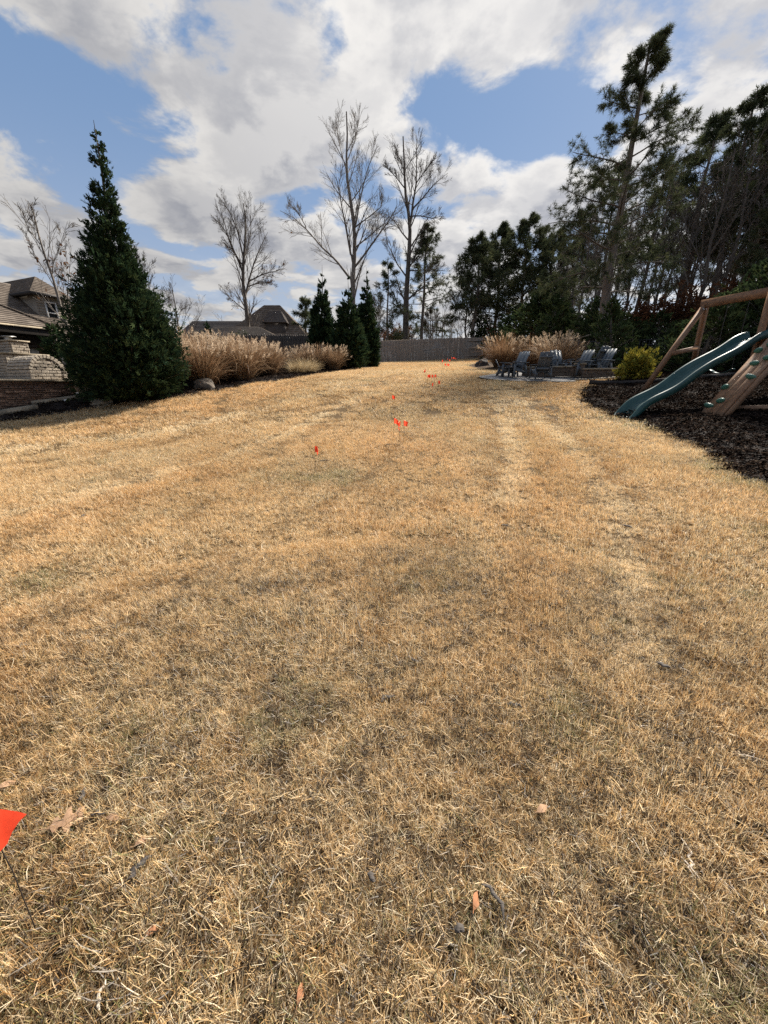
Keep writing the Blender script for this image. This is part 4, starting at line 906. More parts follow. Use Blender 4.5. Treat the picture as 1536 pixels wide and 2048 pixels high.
# ------------------------------------------------------------------ playset
m_cedar = mat('cedar_timber', (.30, .175, .10), (.18, .10, .057), rough=.7, scale=5, stretch=(3, 3, 3), bump=.004, c3=(.30, .19, .12), c3scale=1.5)
m_green = mat('green_plastic', (.018, .066, .062), (.014, .054, .052), rough=.42, scale=3, spec=.4, c3=(.032, .080, .074), c3scale=5)
m_grip = mat('green_grip', (.055, .17, .13), (.04, .13, .10), rough=.45, scale=5)
def playset():
    o = np.array([8.6, 8.8, h1(8.6, 8.8)]); t = thing('playset', 'cedar playset with green wave slide, climbing wall and swing beam', 'playset', o)
    pxs = [(1240, 836), (1250, 829), (1263, 806), (1284, 793), (1313, 782), (1340, 768), (1361.5, 749), (1384, 733), (1407, 719), (1432, 707), (1457, 695.5), (1478, 680.5), (1492, 668), (1502, 663), (1520, 661)]
    ys = np.linspace(8.35, 9.0, len(pxs)); c = resample(np.array([P(u, v, y) for (u, v), y in zip(pxs, ys)]), 44)-o
    for _ in range(11): c[1:-1] = (c[:-2]+2*c[1:-1]+c[2:])/4
    T = unit(np.gradient(c, axis=0)); W = unit(np.cross(T, np.array([0, 0, 1.0]))); W[:] = unit(W.mean(0)); Nn = np.cross(W, T); w = .215
    prof = [(-w-.045, -.13), (-w-.05, -.02), (-w-.02, .01), (-w+.012, -.004), (-w+.03, -.10), (-w+.07, -.135), (0, -.145), (w-.07, -.135), (w-.03, -.10), (w-.012, -.004), (w+.02, .01), (w+.05, -.02), (w+.045, -.13), (w-.03, -.165), (0, -.172), (-w+.03, -.165)]
    n = len(prof); V = np.stack([c+W*a+Nn*b for (a, b) in prof], 1).reshape(-1, 3); K = len(c); b = MB()
    zmin = np.array([h1(*(q[:2]+o[:2])) for q in V])+.03-o[2]; V[:, 2] = np.maximum(V[:, 2], zmin)
    F = [(k*n+i, k*n+(i+1) % n, (k+1)*n+(i+1) % n, (k+1)*n+i) for k in range(K-1) for i in range(n)]; b.add(V, F); b.ngon(V[:n][::-1]); b.ngon(V[-n:]); b.build('slide', m_green, t, True)
    def beam(nm, p, q, w, h, m=m_cedar, up=(0, 0, 1), par=None): bb = MB(); bb.bar(np.asarray(p)-o, np.asarray(q)-o, w, h, up=up); return bb.build(nm, m, par or t)
    top = P(1409, 612, 11.0); lb = P(1283, 787, 11.0); lb[2] = h1(lb[0], lb[1]); beam('frame_leg', lb, top, .10, .10, up=(0, 1, 0))
    l2 = np.array([top[0]+(top[0]-lb[0])*.9, top[1]+1.3, 0]); l2[2] = h1(l2[0], l2[1]); beam('frame_leg', l2, top+[.05, .02, 0], .10, .10, up=(0, 1, 0))
    e = P(1560, 585, 9.55); beam('swing_beam', top+(top-e)*.05+[0, 0, .05], e+(e-top)*.4+[0, 0, .05], .10, .19)
    for sgn in (-.11, .11):
        a = top+(e-top)*.5+(e-top)/np.linalg.norm(e-top)*sgn*2; bb = MB(); bb.tubes([[a-o-[0, 0, .03], a-o-[0, 0, .8], a-o-[0, 0, 1.55]]], [[.008]*3], 5); bb.build('swing_chain', m_black, t)
    a = top+(e-top)*.5; dr = (e-top)/np.linalg.norm(e-top)*.26; bb = MB()
    for k in range(5): s0, s1 = -1+k*.4, -1+(k+1)*.4; bb.bar(a+dr*s0-[0, 0, 1.55+.10*(1-s0*s0)]-o, a+dr*s1-[0, 0, 1.55+.10*(1-s1*s1)]-o, .13, .012)
    bb.build('swing_seat', m_green, t)
    for (q0, q1) in ((lb, top), (l2, top)):
        c_ = q0+(q1-q0)*.96-o; bb = MB(); bb.box(c_+[0, -.058, 0], (.05, .02, .05), .4); bb.build('bolt', m_metal, t)
    f = .47; p = lb+(top-lb)*f; q = l2+(top-l2)*f; beam('cross_brace', p+[.02, -.06, 0], q+[0, -.06, 0], .04, .11)
    # fort: posts, deck, boards, tarp roof
    zd = (c[-1]+o)[2]-.14; posts = [(8.45, 9.45), (8.65, 7.75), (9.9, 9.75), (10.1, 8.1)]
    for (x, y) in posts: beam('post', (x, y, h1(x, y)), (x, y, zd+1.55), .10, .10, up=(0, 1, 0))
    for k in range(11):
        f0 = k/10; a = np.array([8.1+.33*f0, 9.45-1.7*f0, zd]); b_ = np.array([9.9+.2*f0, 9.75-1.65*f0, zd]); beam('deck_board', a, b_, .155, .03)
    for (i, j) in ((0, 1), (0, 2), (1, 3), (2, 3)):
        for hz in (.85, -.12): beam('rail', (*posts[i], zd+hz), (*posts[j], zd+hz), .04, .12)
    A, B, C_, D = [np.array([x, y, zd+1.5])-o for (x, y) in (posts[0], posts[1], posts[3], posts[2])]; R0, R1 = (A+B)/2+[0, 0, .8], (C_+D)/2+[0, 0, .8]; b = MB(); ex = unit(B-A)*.18
    b.add([A-ex-[0, 0, .1], D-ex-[0, 0, .1], R1, R0, B+ex-[0, 0, .1], C_+ex-[0, 0, .1]], [(0, 1, 2, 3), (4, 3, 2, 5)]); b.build('tarp_roof', m_green, t)
    # climbing wall
    FL, FR = P(1398, 832, 7.85), P(1438, 840, 7.35); FL[2] = h1(FL[0], FL[1])+.03; FR[2] = h1(FR[0], FR[1])+.03; TL = P(1548, 664, 8.25); dv = TL-FL; ac = FR-FL; nn = unit(np.cross(ac, dv)); nn = nn if nn[2] > 0 else -nn
    for k in range(3):
        s0 = ac*((k+.5)/3); wd = np.linalg.norm(ac)/3-.018; pl = beam('climbing_plank', FL+s0, FL+s0+dv*1.02, wd, .035, up=tuple(nn))
        for j in range(4):
            if (j+k) % 3 == 2: continue
            g = FL+s0+dv*(.10+.22*j+.07*k)+nn*.045-o; bm = bmesh.new(); bmesh.ops.create_icosphere(bm, subdivisions=2, radius=1)
            rg = random.Random(k*7+j)
            for v in bm.verts: v.co = Vector((v.co.x*.085*(1+.3*v.co.y), v.co.y*.055, v.co.z*.045))
            me = bpy.data.meshes.new('grip'); bm.to_mesh(me); bm.free(); me.materials.append(m_grip); go = bpy.data.objects.new('grip', me); COL.objects.link(go); go.parent = pl; go.location = g
            u_ = Vector(unit(dv)); a_ = Vector(nn); go.rotation_euler = Matrix((u_.cross(a_)*-1, u_, a_)).transposed().to_euler(); go.rotation_euler.rotate_axis('Z', rg.uniform(-.6, .6))
    for s in (-.02, 1.02): beam('wall_stringer', FL+ac*s-nn*.06, FL+ac*s+dv*1.02-nn*.06, .045, .09, up=tuple(nn))
    a, b_ = at(1455, 7.75), at(1600, 7.35); beam('ground_beam', a+[0, 0, .11], b_+[0, 0, .11], .10, .10)
    a, b_ = at(1470, 8.3), at(1540, 8.4)
playset()
# ------------------------------------------------------------------ left evergreens and reeds
RG = lambda s: np.random.RandomState(s)
b0 = at(266, 11.6); tipb = P(187, 240, 11.6)
conifer('evergreen_tree', 'huge dark cone-shaped evergreen with a wispy leaning tip on the left', 'evergreen tree', b0, tipb,
        [(0, 1.28), (.05, 1.46), (.12, 1.48), (.27, 1.20), (.36, .94), (.43, .78), (.54, .56), (.63, .42), (.71, .33), (.80, .24), (.89, .16), (.96, .07), (1, .01)], RG(1), 640, 42, .165, .023, r0=.12, up=.75, lean_hi=1.25, inner=.3, tw=4, dpow=1.7, thin=.66)
b0 = at(134, 13.8); conifer('evergreen_shrub', 'narrow dark evergreen half hidden behind the huge cone, beside the brick oven', 'shrub', b0, b0+[0, 0, P(140, 638, 13.8)[2]-b0[2]], [(0, .38), (.3, .45), (.7, .34), (1, .05)], RG(2), 120, 26, .16, .028, r0=.06)
trio = [(645, 24.5, 530, [(0, .8), (.15, .88), (.4, .68), (.6, .42), (.8, .2), (.93, .08), (1, .02)], 'left'), (697, 22.8, 556, [(0, 1.0), (.15, 1.06), (.4, .78), (.6, .48), (.8, .22), (.93, .08), (1, .02)], 'middle'), (734, 26.0, 534, [(0, .72), (.2, .78), (.45, .6), (.65, .34), (.82, .16), (.93, .07), (1, .02)], 'right')]
lab3 = {'left': 'dark cone evergreen in front of the cream house, left of three', 'middle': 'broadest dark cone evergreen standing nearest, middle of three', 'right': 'slim dark cone evergreen beside the far fence end, right of three'}
for k, (u, y, vt, prof, w) in enumerate(trio):
    b0 = at(u, y); conifer('evergreen_tree', lab3[w], 'evergreen tree', b0, P(u-1, vt, y), prof, RG(20+k), 320, 20, .21, .036, r0=.09, up=.9, dpow=1.7, thin=.6, group='three cone evergreens before the far fence', tw=5)
cyp = [(415, 33, 645, .42, 'single narrow cypress in front of the long low roof'), (483, 34, 669, .26, 'left one of two thin cypresses before the low hipped roof'), (493, 34, 668, .26, 'right one of two thin cypresses before the low hipped roof'), (538, 30, 680, .28, 'leftmost narrow cypress of three by the dark fence'), (546, 30, 683, .26, 'middle narrow cypress of three by the dark fence'), (553, 30, 677, .30, 'tallest rightmost narrow cypress of three by the dark fence')]
for k, (u, y, vt, r, lb) in enumerate(cyp):
    b0 = at(u, y); conifer('cypress', lb, 'cypress', b0, P(u, vt, y), [(0, r), (.5, r*1.05), (.8, r*.7), (1, .04)], RG(40+k), 90, 16, .22, .04, r0=.05, up=1.3, tw=5, group='narrow cypresses by the neighbour roofs')
REED = [(.27, .165, .095), (.32, .21, .125), (.21, .125, .068), (.36, .255, .16), (.15, .088, .05)]; PLUME = [(.55, .43, .31), (.62, .50, .37), (.47, .36, .25)]
REDR = [(.19, .105, .055), (.24, .14, .075), (.15, .08, .042), (.28, .18, .10)]
reeds = [(412, 13.7, 1.62, .95, 'tallest front reed clump beside the huge evergreen'), (452, 15.2, 1.65, 1.0, 'feathery reed clump second from the huge evergreen'), (488, 15.2, 1.5, 1.0, 'feathery reed clump in the middle of the long row'), (515, 16.6, 1.45, .95, 'feathery reed clump fourth along the long row'), (540, 17.0, 1.3, .85, 'reed clump at the far right end of the long row'), (385, 15.6, 1.75, .9, 'reed clump mostly hidden by the huge evergreen')]
for k, (u, y, h, r, lb) in enumerate(reeds): reed_clump('reed_grass', lb, at(u, y), h, r, RG(60+k), 1500, 110, 'feathery reed clumps along the left bed', REED, PLUME, 1.0)
reeds = [(607, 20.3, 1.2, .95, 'left clump of the farther reed group'), (637, 20.8, 1.3, 1.0, 'middle clump of the farther reed group'), (668, 21.0, 1.2, .95, 'right clump of the farther reed group beside the cone evergreens')]
for k, (u, y, h, r, lb) in enumerate(reeds): reed_clump('reed_grass', lb, at(u, y), h, r, RG(70+k), 1100, 95, 'farther reed clumps before the cone evergreens', REED, PLUME, .9)
for k, (u, y, lb) in enumerate([(590, 17.6, 'left small pale grass mound at the lawn edge'), (606, 17.9, 'middle small pale grass mound at the lawn edge'), (624, 18.4, 'right small pale grass mound at the lawn edge')]):
    reed_clump('grass_mound', lb, at(u, y), .75, .5, RG(80+k), 600, 4, 'small pale grass mounds', [(.42, .32, .18), (.36, .26, .14), (.48, .38, .23)], PLUME, 1.5)
for k, (u, y, h, r, nb, npl, pal, lb) in enumerate([(1003, 19.8, 1.6, 1.15, 1300, 40, REDR, 'russet reed clump behind the dark boulder'), (1108, 18.4, 1.6, 1.3, 1300, 120, REED, 'wide plumed reed clump behind the patio chairs'), (1062, 20, 1.5, 1.0, 900, 50, REDR, 'russet reed clump between the other two behind the patio')]):
    reed_clump('reed_grass', lb, at(u, y), h, r, RG(90+k), nb, npl, 'reed clumps behind the patio', pal, PLUME, 1.15)
def gold_bush():
    b0 = at(1268, 12.6); t = thing('gold_shrub', 'yellow-green feathery conifer shrub in the mulch beside the slide', 'shrub', b0); rg = RG(5); n = 60
    az = rg.uniform(0, 6.28, n); e = rg.uniform(.15, 1.5, n); L = rg.uniform(.42, .68, n)*np.where(e > 1, 1.25, 1); d = np.c_[np.cos(az)*np.cos(e), np.sin(az)*np.cos(e), np.sin(e)+.1]; K = 5; p = np.c_[rg.normal(0, .04, (n, 2)), np.full(n, .05)]; pts = [p]
    for k in range(K-1): d = unit(d+rg.normal(0, .12, (n, 3))+[0, 0, .05]); p = p+d*(L/(K-1))[:, None]; pts.append(p)
    B = np.stack(pts, 1); b = MB(); b.tubes(B, np.tile(np.linspace(.012, .004, K), (n, 1)), 4); b.build('stems', m_bark, t)
    k = rg.randint(0, n, 2600); f = (.2+.8*rg.rand(2600)**.6)*(K-1); i = np.minimum(f.astype(int), K-2); w = (f-i)[:, None]; C = B[k, i]*(1-w)+B[k, i+1]*w+rg.normal(0, .07, (2600, 3)); C[:, 2] = np.maximum(C[:, 2], .05)
    cb = MB(); sprays(cb, C, unit(unit(C-[0, 0, .3])+rg.normal(0, .45, C.shape)+[0, 0, .3]), rg, .105, .017, [(.30, .25, .04), (.22, .20, .035), (.36, .29, .05), (.12, .13, .03), (.16, .16, .035)], tipc=1.3); cb.build('crown', m_leaf, t)
gold_bush()

# ------------------------------------------------------------------ bare trees, drawn limb by limb
def limbs(lst, y, sc, ox, oy, rg, dep=.09):
    out = []
    for l in lst:
        n = len(l); dy = rg.uniform(-1, 1)*dep*y if len(out) else 0; q = [P(ox+a/sc, oy+b/sc, y+dy*(i/(n-1))) for i, (a, b) in enumerate(l)]
        if out:                                   # join the limb to the wood it springs from
            al = np.concatenate([resample(o, 60) for o in out]); al = al[al[:, 2] < q[0][2]+.05]; j = al[np.argmin(np.linalg.norm(al-q[0], axis=1)+.25*np.abs(al[:, 2]-q[0][2]+.5))]; q = [j]+q
        out.append(q)
    return out
LV = [dict(m=15, t0=.20, ratio=.36, ang=.60, K=6, up=.07, wob=.07, rr=.42, tmax=.9, lmax=3.0), dict(m=6, t0=.2, ratio=.55, ang=.5, K=5, up=.06, wob=.08, rr=.5), dict(m=4, t0=.15, ratio=.65, ang=.5, K=4, up=.05, wob=.09, rr=.6)]
LS = [dict(m=8, t0=.2, ratio=.36, ang=.55, K=5, up=.06, wob=.08, rr=.45, lmax=2.2), dict(m=5, t0=.2, ratio=.5, ang=.5, K=4, up=.05, wob=.09, rr=.5), dict(m=3, t0=.2, ratio=.6, ang=.5, K=3, up=.04, wob=.10, rr=.6)]
def root(l, y): 
    p = l[0]; g = np.array([p[0], p[1], h1(p[0], p[1])-.05]); return [g]+l
rg = RG(101); L1 = limbs([[(562, 1650), (558, 1400), (572, 1200), (575, 1000), (545, 800), (515, 600), (510, 400), (520, 200), (510, 90)], [(548, 1385), (430, 1230), (320, 1130), (210, 1000), (100, 900), (0, 850)], [(200, 975), (130, 850), (60, 790)], [(545, 1200), (510, 1000), (480, 850), (450, 680), (435, 600), (385, 540)],
    [(570, 1290), (640, 1200), (740, 1060), (820, 950), (900, 820), (895, 750)], [(580, 1130), (680, 1050), (760, 980), (830, 930)], [(578, 980), (600, 850), (640, 650), (690, 480), (740, 370)], [(585, 970), (680, 900), (780, 820), (800, 700)], [(515, 560), (470, 400), (440, 250), (430, 130)], [(512, 480), (570, 330), (610, 120)]], 40, 3.84, 560, 200, rg)
L1[0] = root(L1[0], 40); bare_tree('bare_tree', 'tall pale bare tree with a long limb reaching left, behind the cone evergreens', 'tree', L1[0][0], L1, [(.30, .05), (.17, .03), (.07, .02), (.14, .03), (.15, .03), (.10, .025), (.13, .03), (.09, .025), (.07, .02), (.07, .02)], rg, m_bark_pale, LV, twig=.0065, leaves=40)
rg = RG(102); L2 = limbs([[(962, 1860), (970, 1500), (990, 1200), (1000, 980), (985, 850), (960, 700), (955, 500), (945, 280)], [(1005, 940), (1020, 800), (1045, 650), (1050, 450), (1045, 270)], [(1015, 840), (1100, 750), (1180, 650), (1240, 600), (1290, 560)], [(1020, 890), (1080, 890), (1180, 910), (1250, 890)], [(988, 1080), (930, 1010), (880, 930), (800, 870)], [(972, 1360), (900, 1260), (850, 1150), (790, 1060)],
    [(985, 1290), (1060, 1200), (1120, 1120), (1200, 1080)], [(1000, 1310), (1150, 1305), (1270, 1310)], [(1045, 640), (1130, 520), (1210, 430)], [(960, 680), (880, 580), (800, 500)], [(957, 560), (900, 400), (890, 350)]], 44, 3.84, 560, 200, rg)
L2[0] = root(L2[0], 44); bare_tree('bare_tree', 'tall dark bare tree with forked leaders behind the middle of the far fence', 'tree', L2[0][0], L2, [(.36, .05), (.18, .03), (.12, .025), (.09, .025), (.12, .025), (.12, .025), (.12, .025), (.09, .02), (.09, .02), (.09, .02), (.07, .02)], rg, m_bark, LV, twig=.0075)
rg = RG(103); L3 = limbs([[(625, 1000), (600, 800), (600, 650), (615, 480), (620, 300), (600, 180)], [(600, 720), (555, 600), (490, 450), (420, 200)], [(590, 650), (520, 540), (470, 400), (370, 280)], [(602, 600), (560, 400), (500, 250), (410, 120)], [(620, 880), (650, 750), (690, 620), (740, 500), (790, 400)], [(640, 780), (760, 720), (850, 700), (920, 680)], [(632, 820), (740, 780), (830, 790)], [(612, 600), (660, 400), (660, 150)], [(615, 1000), (540, 940), (440, 850)]], 46, 3.84, 330, 360, rg)
L3[0] = root(L3[0], 46); bare_tree('bare_tree', 'wide bare tree rising above the neighbour roofs with dry brown leaves low down', 'tree', L3[0][0], L3, [(.30, .05), (.14, .03), (.13, .03), (.13, .03), (.17, .03), (.12, .03), (.10, .03), (.10, .025), (.10, .03)], rg, m_bark, LV, twig=.0075, leaves=350)
def auto_bare(u, y, vtop, label, seed, m=None, cat='tree', group=None, r0=.16, nl=7, spread=.55, lv=LV, leaves=0, lean=0.0, f0=.25, twig=.007):
    rg = RG(seed); b = at(u, y); h = P(u, vtop, y)[2]-b[2]; tr = np.array([b+[lean*h*s+rg.normal(0, .02)*h*.5, rg.normal(0, .01)*h, h*s] for s in np.linspace(0, 1, 6)]); tr[0] = b
    ls = [tr]; rad = [(r0, .03)]; T = resample(tr, 12)
    for k in range(nl):
        f = f0+(.85-f0)*k/max(nl-1, 1); p = T[int(f*11)]; az = k*2.4+rg.uniform(-.5, .5); l = h*(1-f)*rg.uniform(.6, .95)+.05*h; d = unit(np.array([math.cos(az)*spread, math.sin(az)*spread, 1.0])); q = [p]
        for j in range(4): q.append(q[-1]+d*l/4); d = unit(d+[0, 0, .06]+rg.normal(0, .08, 3))
        ls.append(np.array(q)); rad.append((r0*(1-f)*.62+.012, .012))
    return bare_tree('bare_tree', label, cat, b, ls, rad, rg, m or m_bark, lv, group, twig, leaves)
auto_bare(166, 24, 415, 'bare tree with a few brown leaves between the house and the huge evergreen', 111, m_bark_pale, leaves=140, r0=.10, nl=6, spread=.38, lv=LS, f0=.42, lean=-.07)
auto_bare(312, 30, 492, 'bare tree peeking out right of the huge evergreen', 112, r0=.09, nl=5, spread=.35, f0=.4, lv=LS)
auto_bare(368, 50, 565, 'small rounded bare tree left of the long low roof', 113, r0=.14, nl=11, spread=.8, f0=.15, lv=LS)
auto_bare(860, 48, 615, 'small bare tree just behind the middle of the far fence', 114, r0=.1, nl=8, spread=.8, f0=.3)
auto_bare(930, 44, 560, 'bare sapling leaning left beside the dense pines', 115, r0=.12, nl=8, spread=1.0, f0=.15, lean=-.05)
auto_bare(757, 46, 590, 'thin bare sapling right of the cone evergreens', 116, r0=.08, nl=6, spread=.5)

# ------------------------------------------------------------------ pines
def trunkline(uv, y, ys=None): return [P(u, v, y) for (u, v) in uv]
def rooted(tr): g = np.array(tr[0]); return [np.array([g[0], g[1], h1(g[0], g[1])-.05])]+tr
big = rooted(trunkline([(1197, 720), (1215, 560), (1240, 430), (1262, 300), (1285, 170), (1303, 78)], 21))
pine('pine_tree', 'tall leaning pine with a tan trunk rising behind the patio', 'pine tree', big[0], big, .25, RG(201), crown0=.27, blen=3.5, nb=46, per=6, nl=20, sub=12, L=.19, W=.014, stubs=8, top=.45)
def auto_pine(u, y, vtop, label, seed, lean=0, **k):
    b = at(u, y); h = P(u, vtop, y)[2]-b[2]; rg = RG(seed); tr = [b+[lean*h*s+rg.normal(0, .012)*h*(0 < s < 1), rg.normal(0, .008)*h, h*s-.05*(s == 0)] for s in np.linspace(0, 1, 5)]
    return pine('pine_tree', label, 'pine tree', b, tr, k.pop('r0', .18), rg, **k)
auto_pine(775, 42, 520, 'slender young pine with tufted branches between the evergreens and the bare tree', 211, r0=.13, crown0=.15, blen=2.2, nb=26, sub=5, L=.34, W=.035, nl=11, stubs=3)
auto_pine(843, 46, 452, 'pine with a slim trunk just right of the dark bare tree', 212, r0=.2, crown0=.22, blen=3.8, nb=42, sub=7, per=4, L=.34, W=.035, nl=13, lean=.02, top=.5)
auto_pine(617, 50, 598, 'rounded pine behind the left cone evergreen', 213, r0=.2, crown0=.1, blen=2.6, nb=30, L=.45, W=.05, nl=11, stubs=0, top=.5)
# the dense pines at the corner of the far fence
dn = [(944, 42, 478, 4.0, 'leftmost pine of the dense clump beside the far fence'), (984, 45, 456, 4.0, 'second pine from the left in the dense clump'), (1034, 43, 440, 4.6, 'tallest round-topped pine in the middle of the dense clump'), (1084, 44, 470, 4.2, 'rightmost open-branched pine of the dense clump')]
for k, (u, y, vt, bl, lb) in enumerate(dn): auto_pine(u, y, vt, lb, 220+k, r0=.2, crown0=.34, blen=bl, nb=50, sub=8, per=4, L=.36, W=.040, nl=14, group='dense pines beside the far fence', top=.65, stubs=6)
# the woods at the right: each kind is built once or twice, then copied
wp = [auto_pine(1180, 34, 330, 'slender dark pine among the woods behind the black fence', 231, r0=.17, crown0=.48, blen=2.7, nb=32, sub=8, per=4, L=.30, W=.028, nl=13, group='woods pines', top=.55), auto_pine(1130, 36, 420, 'slender dark pine among the woods behind the black fence', 232, r0=.15, crown0=.42, blen=2.5, nb=32, sub=8, per=4, L=.30, W=.028, nl=13, group='woods pines', top=.5)]
rg = RG(77)
more = [(1262, 32, 320), (1335, 30, 235), (1388, 27, 180), (1430, 31, 240), (1455, 25, 150), (1492, 28, 190), (1540, 23, 60), (1505, 35, 280), (1590, 26, 100), (1410, 39, 350), (1200, 40, 430), (1122, 44, 480), (1478, 20, 350), (1560, 31, 180), (1640, 22, 60), (1310, 44, 420)]
def wood_copy(src, u, y, vt, h0, k):
    b = at(u, y); h = P(u, vt, y)[2]-b[2]; s = h/h0; copy_thing(src, b, rg.uniform(0, 6.28), (s*rg.uniform(.85, 1.1), s*rg.uniform(.85, 1.1), s))
ORD = 'first second third fourth fifth sixth seventh eighth ninth tenth eleventh twelfth thirteenth fourteenth fifteenth sixteenth seventeenth eighteenth nineteenth twentieth'.split()+['twenty-'+q for q in 'first second third fourth fifth sixth seventh'.split()]
def name_row(grp, fmt):
    row = sorted([o for o in COL.objects if o.get('group') == grp], key=lambda o: o.location.x/o.location.y)
    for k, o in enumerate(row): o['label'] = fmt % ORD[k]
def height(u, y, vt): b = at(u, y); return P(u, vt, y)[2]-b[2]
hp = [height(1180, 34, 330), height(1130, 36, 420)]
for k, (u, y, vt) in enumerate(more): wood_copy(wp[k % 2], u, y, vt, hp[k % 2], k)
LW = [dict(m=6, t0=.2, ratio=.36, ang=.6, K=5, up=.05, wob=.11, rr=.45), dict(m=5, t0=.2, ratio=.5, ang=.6, K=4, up=.04, wob=.14, rr=.5), dict(m=2, t0=.2, ratio=.55, ang=.6, K=3, up=.04, wob=.15, rr=.6)]
wb = [auto_bare(1145, 30, 430, 'thin bare trunk among the woods behind the black fence', 241, group='woods bare trunks', r0=.10, nl=8, spread=.4, f0=.35, lv=LW, twig=.009), auto_bare(1290, 29, 380, 'thin bare trunk among the woods behind the black fence', 242, group='woods bare trunks', r0=.12, nl=9, spread=.55, f0=.3, lv=LW, twig=.009)]
hb = [height(1145, 30, 430), height(1290, 29, 380)]
mb_ = [(1170, 28, 440), (1232, 27, 400), (1275, 26, 360), (1330, 26, 340), (1352, 29, 360), (1370, 23, 300), (1392, 31, 340), (1412, 24, 280), (1458, 30, 330), (1510, 26, 250), (1530, 29, 300), (1560, 24, 200), (1210, 33, 430), (1128, 40, 500), (1100, 42, 520), (1600, 28, 240), (1345, 38, 420), (1420, 36, 390), (1500, 22, 330)]
for k, (u, y, vt) in enumerate(mb_): wood_copy(wb[k % 2], u, y, vt, hb[k % 2], k)
name_row('woods pines', 'dark woods pine behind the black fence, %s from the left'); name_row('woods bare trunks', 'thin bare woods trunk behind the black fence, %s from the left')
# understorey: cedars and brown-leaved shrubs
b0 = at(1222, 17.9); cd = conifer('cedar', 'dark green cedar just inside the black fence beside the leaning pine', 'cedar', b0, P(1222, 600, 17.9), [(0, .9), (.2, 1.0), (.5, .75), (.8, .35), (1, .05)], RG(251), 170, 18, .22, .040, pal=[(.052, .074, .030), (.040, .060, .026), (.066, .084, .034)], r0=.08, up=.8, tw=5)
hc_ = P(1222, 600, 17.9)[2]-b0[2]
cds = [(1388, 14.6, 585, 1.25, 'broad dark cedar behind the brown swing frame leg'), (1335, 16.0, 640, 1.1, 'low dark cedar between the yellow shrub and the slide'), (1455, 16.5, 520, 1.3, 'tall dark cedar above the green slide'), (1525, 14.5, 520, 1.35, 'tall dark cedar at the right edge beside the playset'), (1180, 24, 585, 1.5, 'dark cedar behind the black fence left of the leaning pine'), (1120, 27, 590, 1.7, 'dark cedar behind the wide plumed reed clump'), (1060, 34, 580, 2.0, 'dark cedar under the middle of the dense pines'), (1270, 22, 630, 1.2, 'dark cedar behind the yellow shrub'), (1005, 38, 610, 1.7, 'small dark cedar behind the russet reed clump'), (1090, 33, 560, 1.6, 'bushy dark cedar under the right of the dense pines'), (1315, 21, 625, 1.3, 'dark cedar deep behind the black fence'), (1585, 17, 500, 1.4, 'dark cedar beyond the right edge of the playset'), (960, 42, 630, 1.4, 'small dark cedar at the end of the far fence'), (1150, 31, 600, 1.5, 'shadowy cedar between the dense pines and the leaning pine')]
for k, (u, y, vt, wx, lb) in enumerate(cds):
    b = at(u, y); s = (P(u, vt, y)[2]-b[2])/hc_; copy_thing(cd, b, rg.uniform(0, 6.28), (wx*s**.5, wx*s**.5, s), lb)
OAK = [(.14, .065, .035), (.10, .045, .026), (.18, .09, .045), (.08, .04, .028)]
br = leaf_bush('russet_shrub', 'russet leafy shrub in front of the steep roofed cream house', 'shrub', at(508, 43), 3.4, 2.6, RG(261), 5200, OAK, leaf=.17); 
copy_thing(br, at(470, 44.5), 1.0, (.8, .8, .75), 'lower russet shrub left of the one before the cream house')
copy_thing(br, at(797, 47), 2.0, (1.0, 1.0, 1.1), 'russet leafy shrub behind the left end of the far fence')
for k, (u, y, s, lb) in enumerate([(1265, 24, .95, 'russet shrub in the woods above the yellow shrub'), (1105, 33, .9, 'russet shrub in the woods above the plumed reeds'), (1010, 40, .9, 'russet shrub at the foot of the dense pines'), (1345, 22, 1.0, 'russet shrub in the woods behind the swing frame leg'), (1205, 30, 1.0, 'russet shrub in the woods left of the leaning pine'), (1420, 22, 1.1, 'russet shrub in the woods above the slide')]): copy_thing(br, at(u, y), k*1.3, s, lb)
gs = leaf_bush('green_shrub', 'green leafy shrub before the cream house roof, left of the russet one', 'shrub', at(487, 41), 3.2, 1.3, RG(262), 2600, [(.05, .07, .03), (.07, .09, .04), (.04, .055, .028)], leaf=.15)
copy_thing(gs, at(808, 46), 2.0, .75, 'small green shrub behind the far fence beside the dark bare tree')
def far_woods():
    rg = RG(300); b = MB(); n = 500; x = rg.uniform(-85, 105, n); y = rg.uniform(78, 105, n); z = H(x, y); h = rg.uniform(4, 9.5, n)*(.75+.5*vnoise(x+200, y, 14, 5)); K = 5
    p = np.c_[x, y, z]; s = np.linspace(0, 1, K); Pn = p[:, None]+np.stack([rg.normal(0, .03, (n, 1))*h[:, None]*s[None], rg.normal(0, .03, (n, 1))*h[:, None]*s[None], h[:, None]*s[None]], -1); Rn = (.05+.008*h)[:, None]*np.linspace(1, .2, K)[None]
    b.tubes(Pn, Rn, 3, (1, 1, 1)); B2, R2 = spawn(Pn, Rn, rg, 6, .25, .42, .5, 4, .05, .12, .5, lmin=.8); b.tubes(B2, np.maximum(R2, .02), 3); B3, R3 = spawn(B2, R2, rg, 2, .2, .55, .5, 3, .04, .14, .6); b.tubes(B3, np.maximum(R3, .016), 3)
    tag(b.build('far_woods', m_bark_pale), 'distant band of bare winter woods on the horizon', 'woods', kind='stuff')
far_woods()

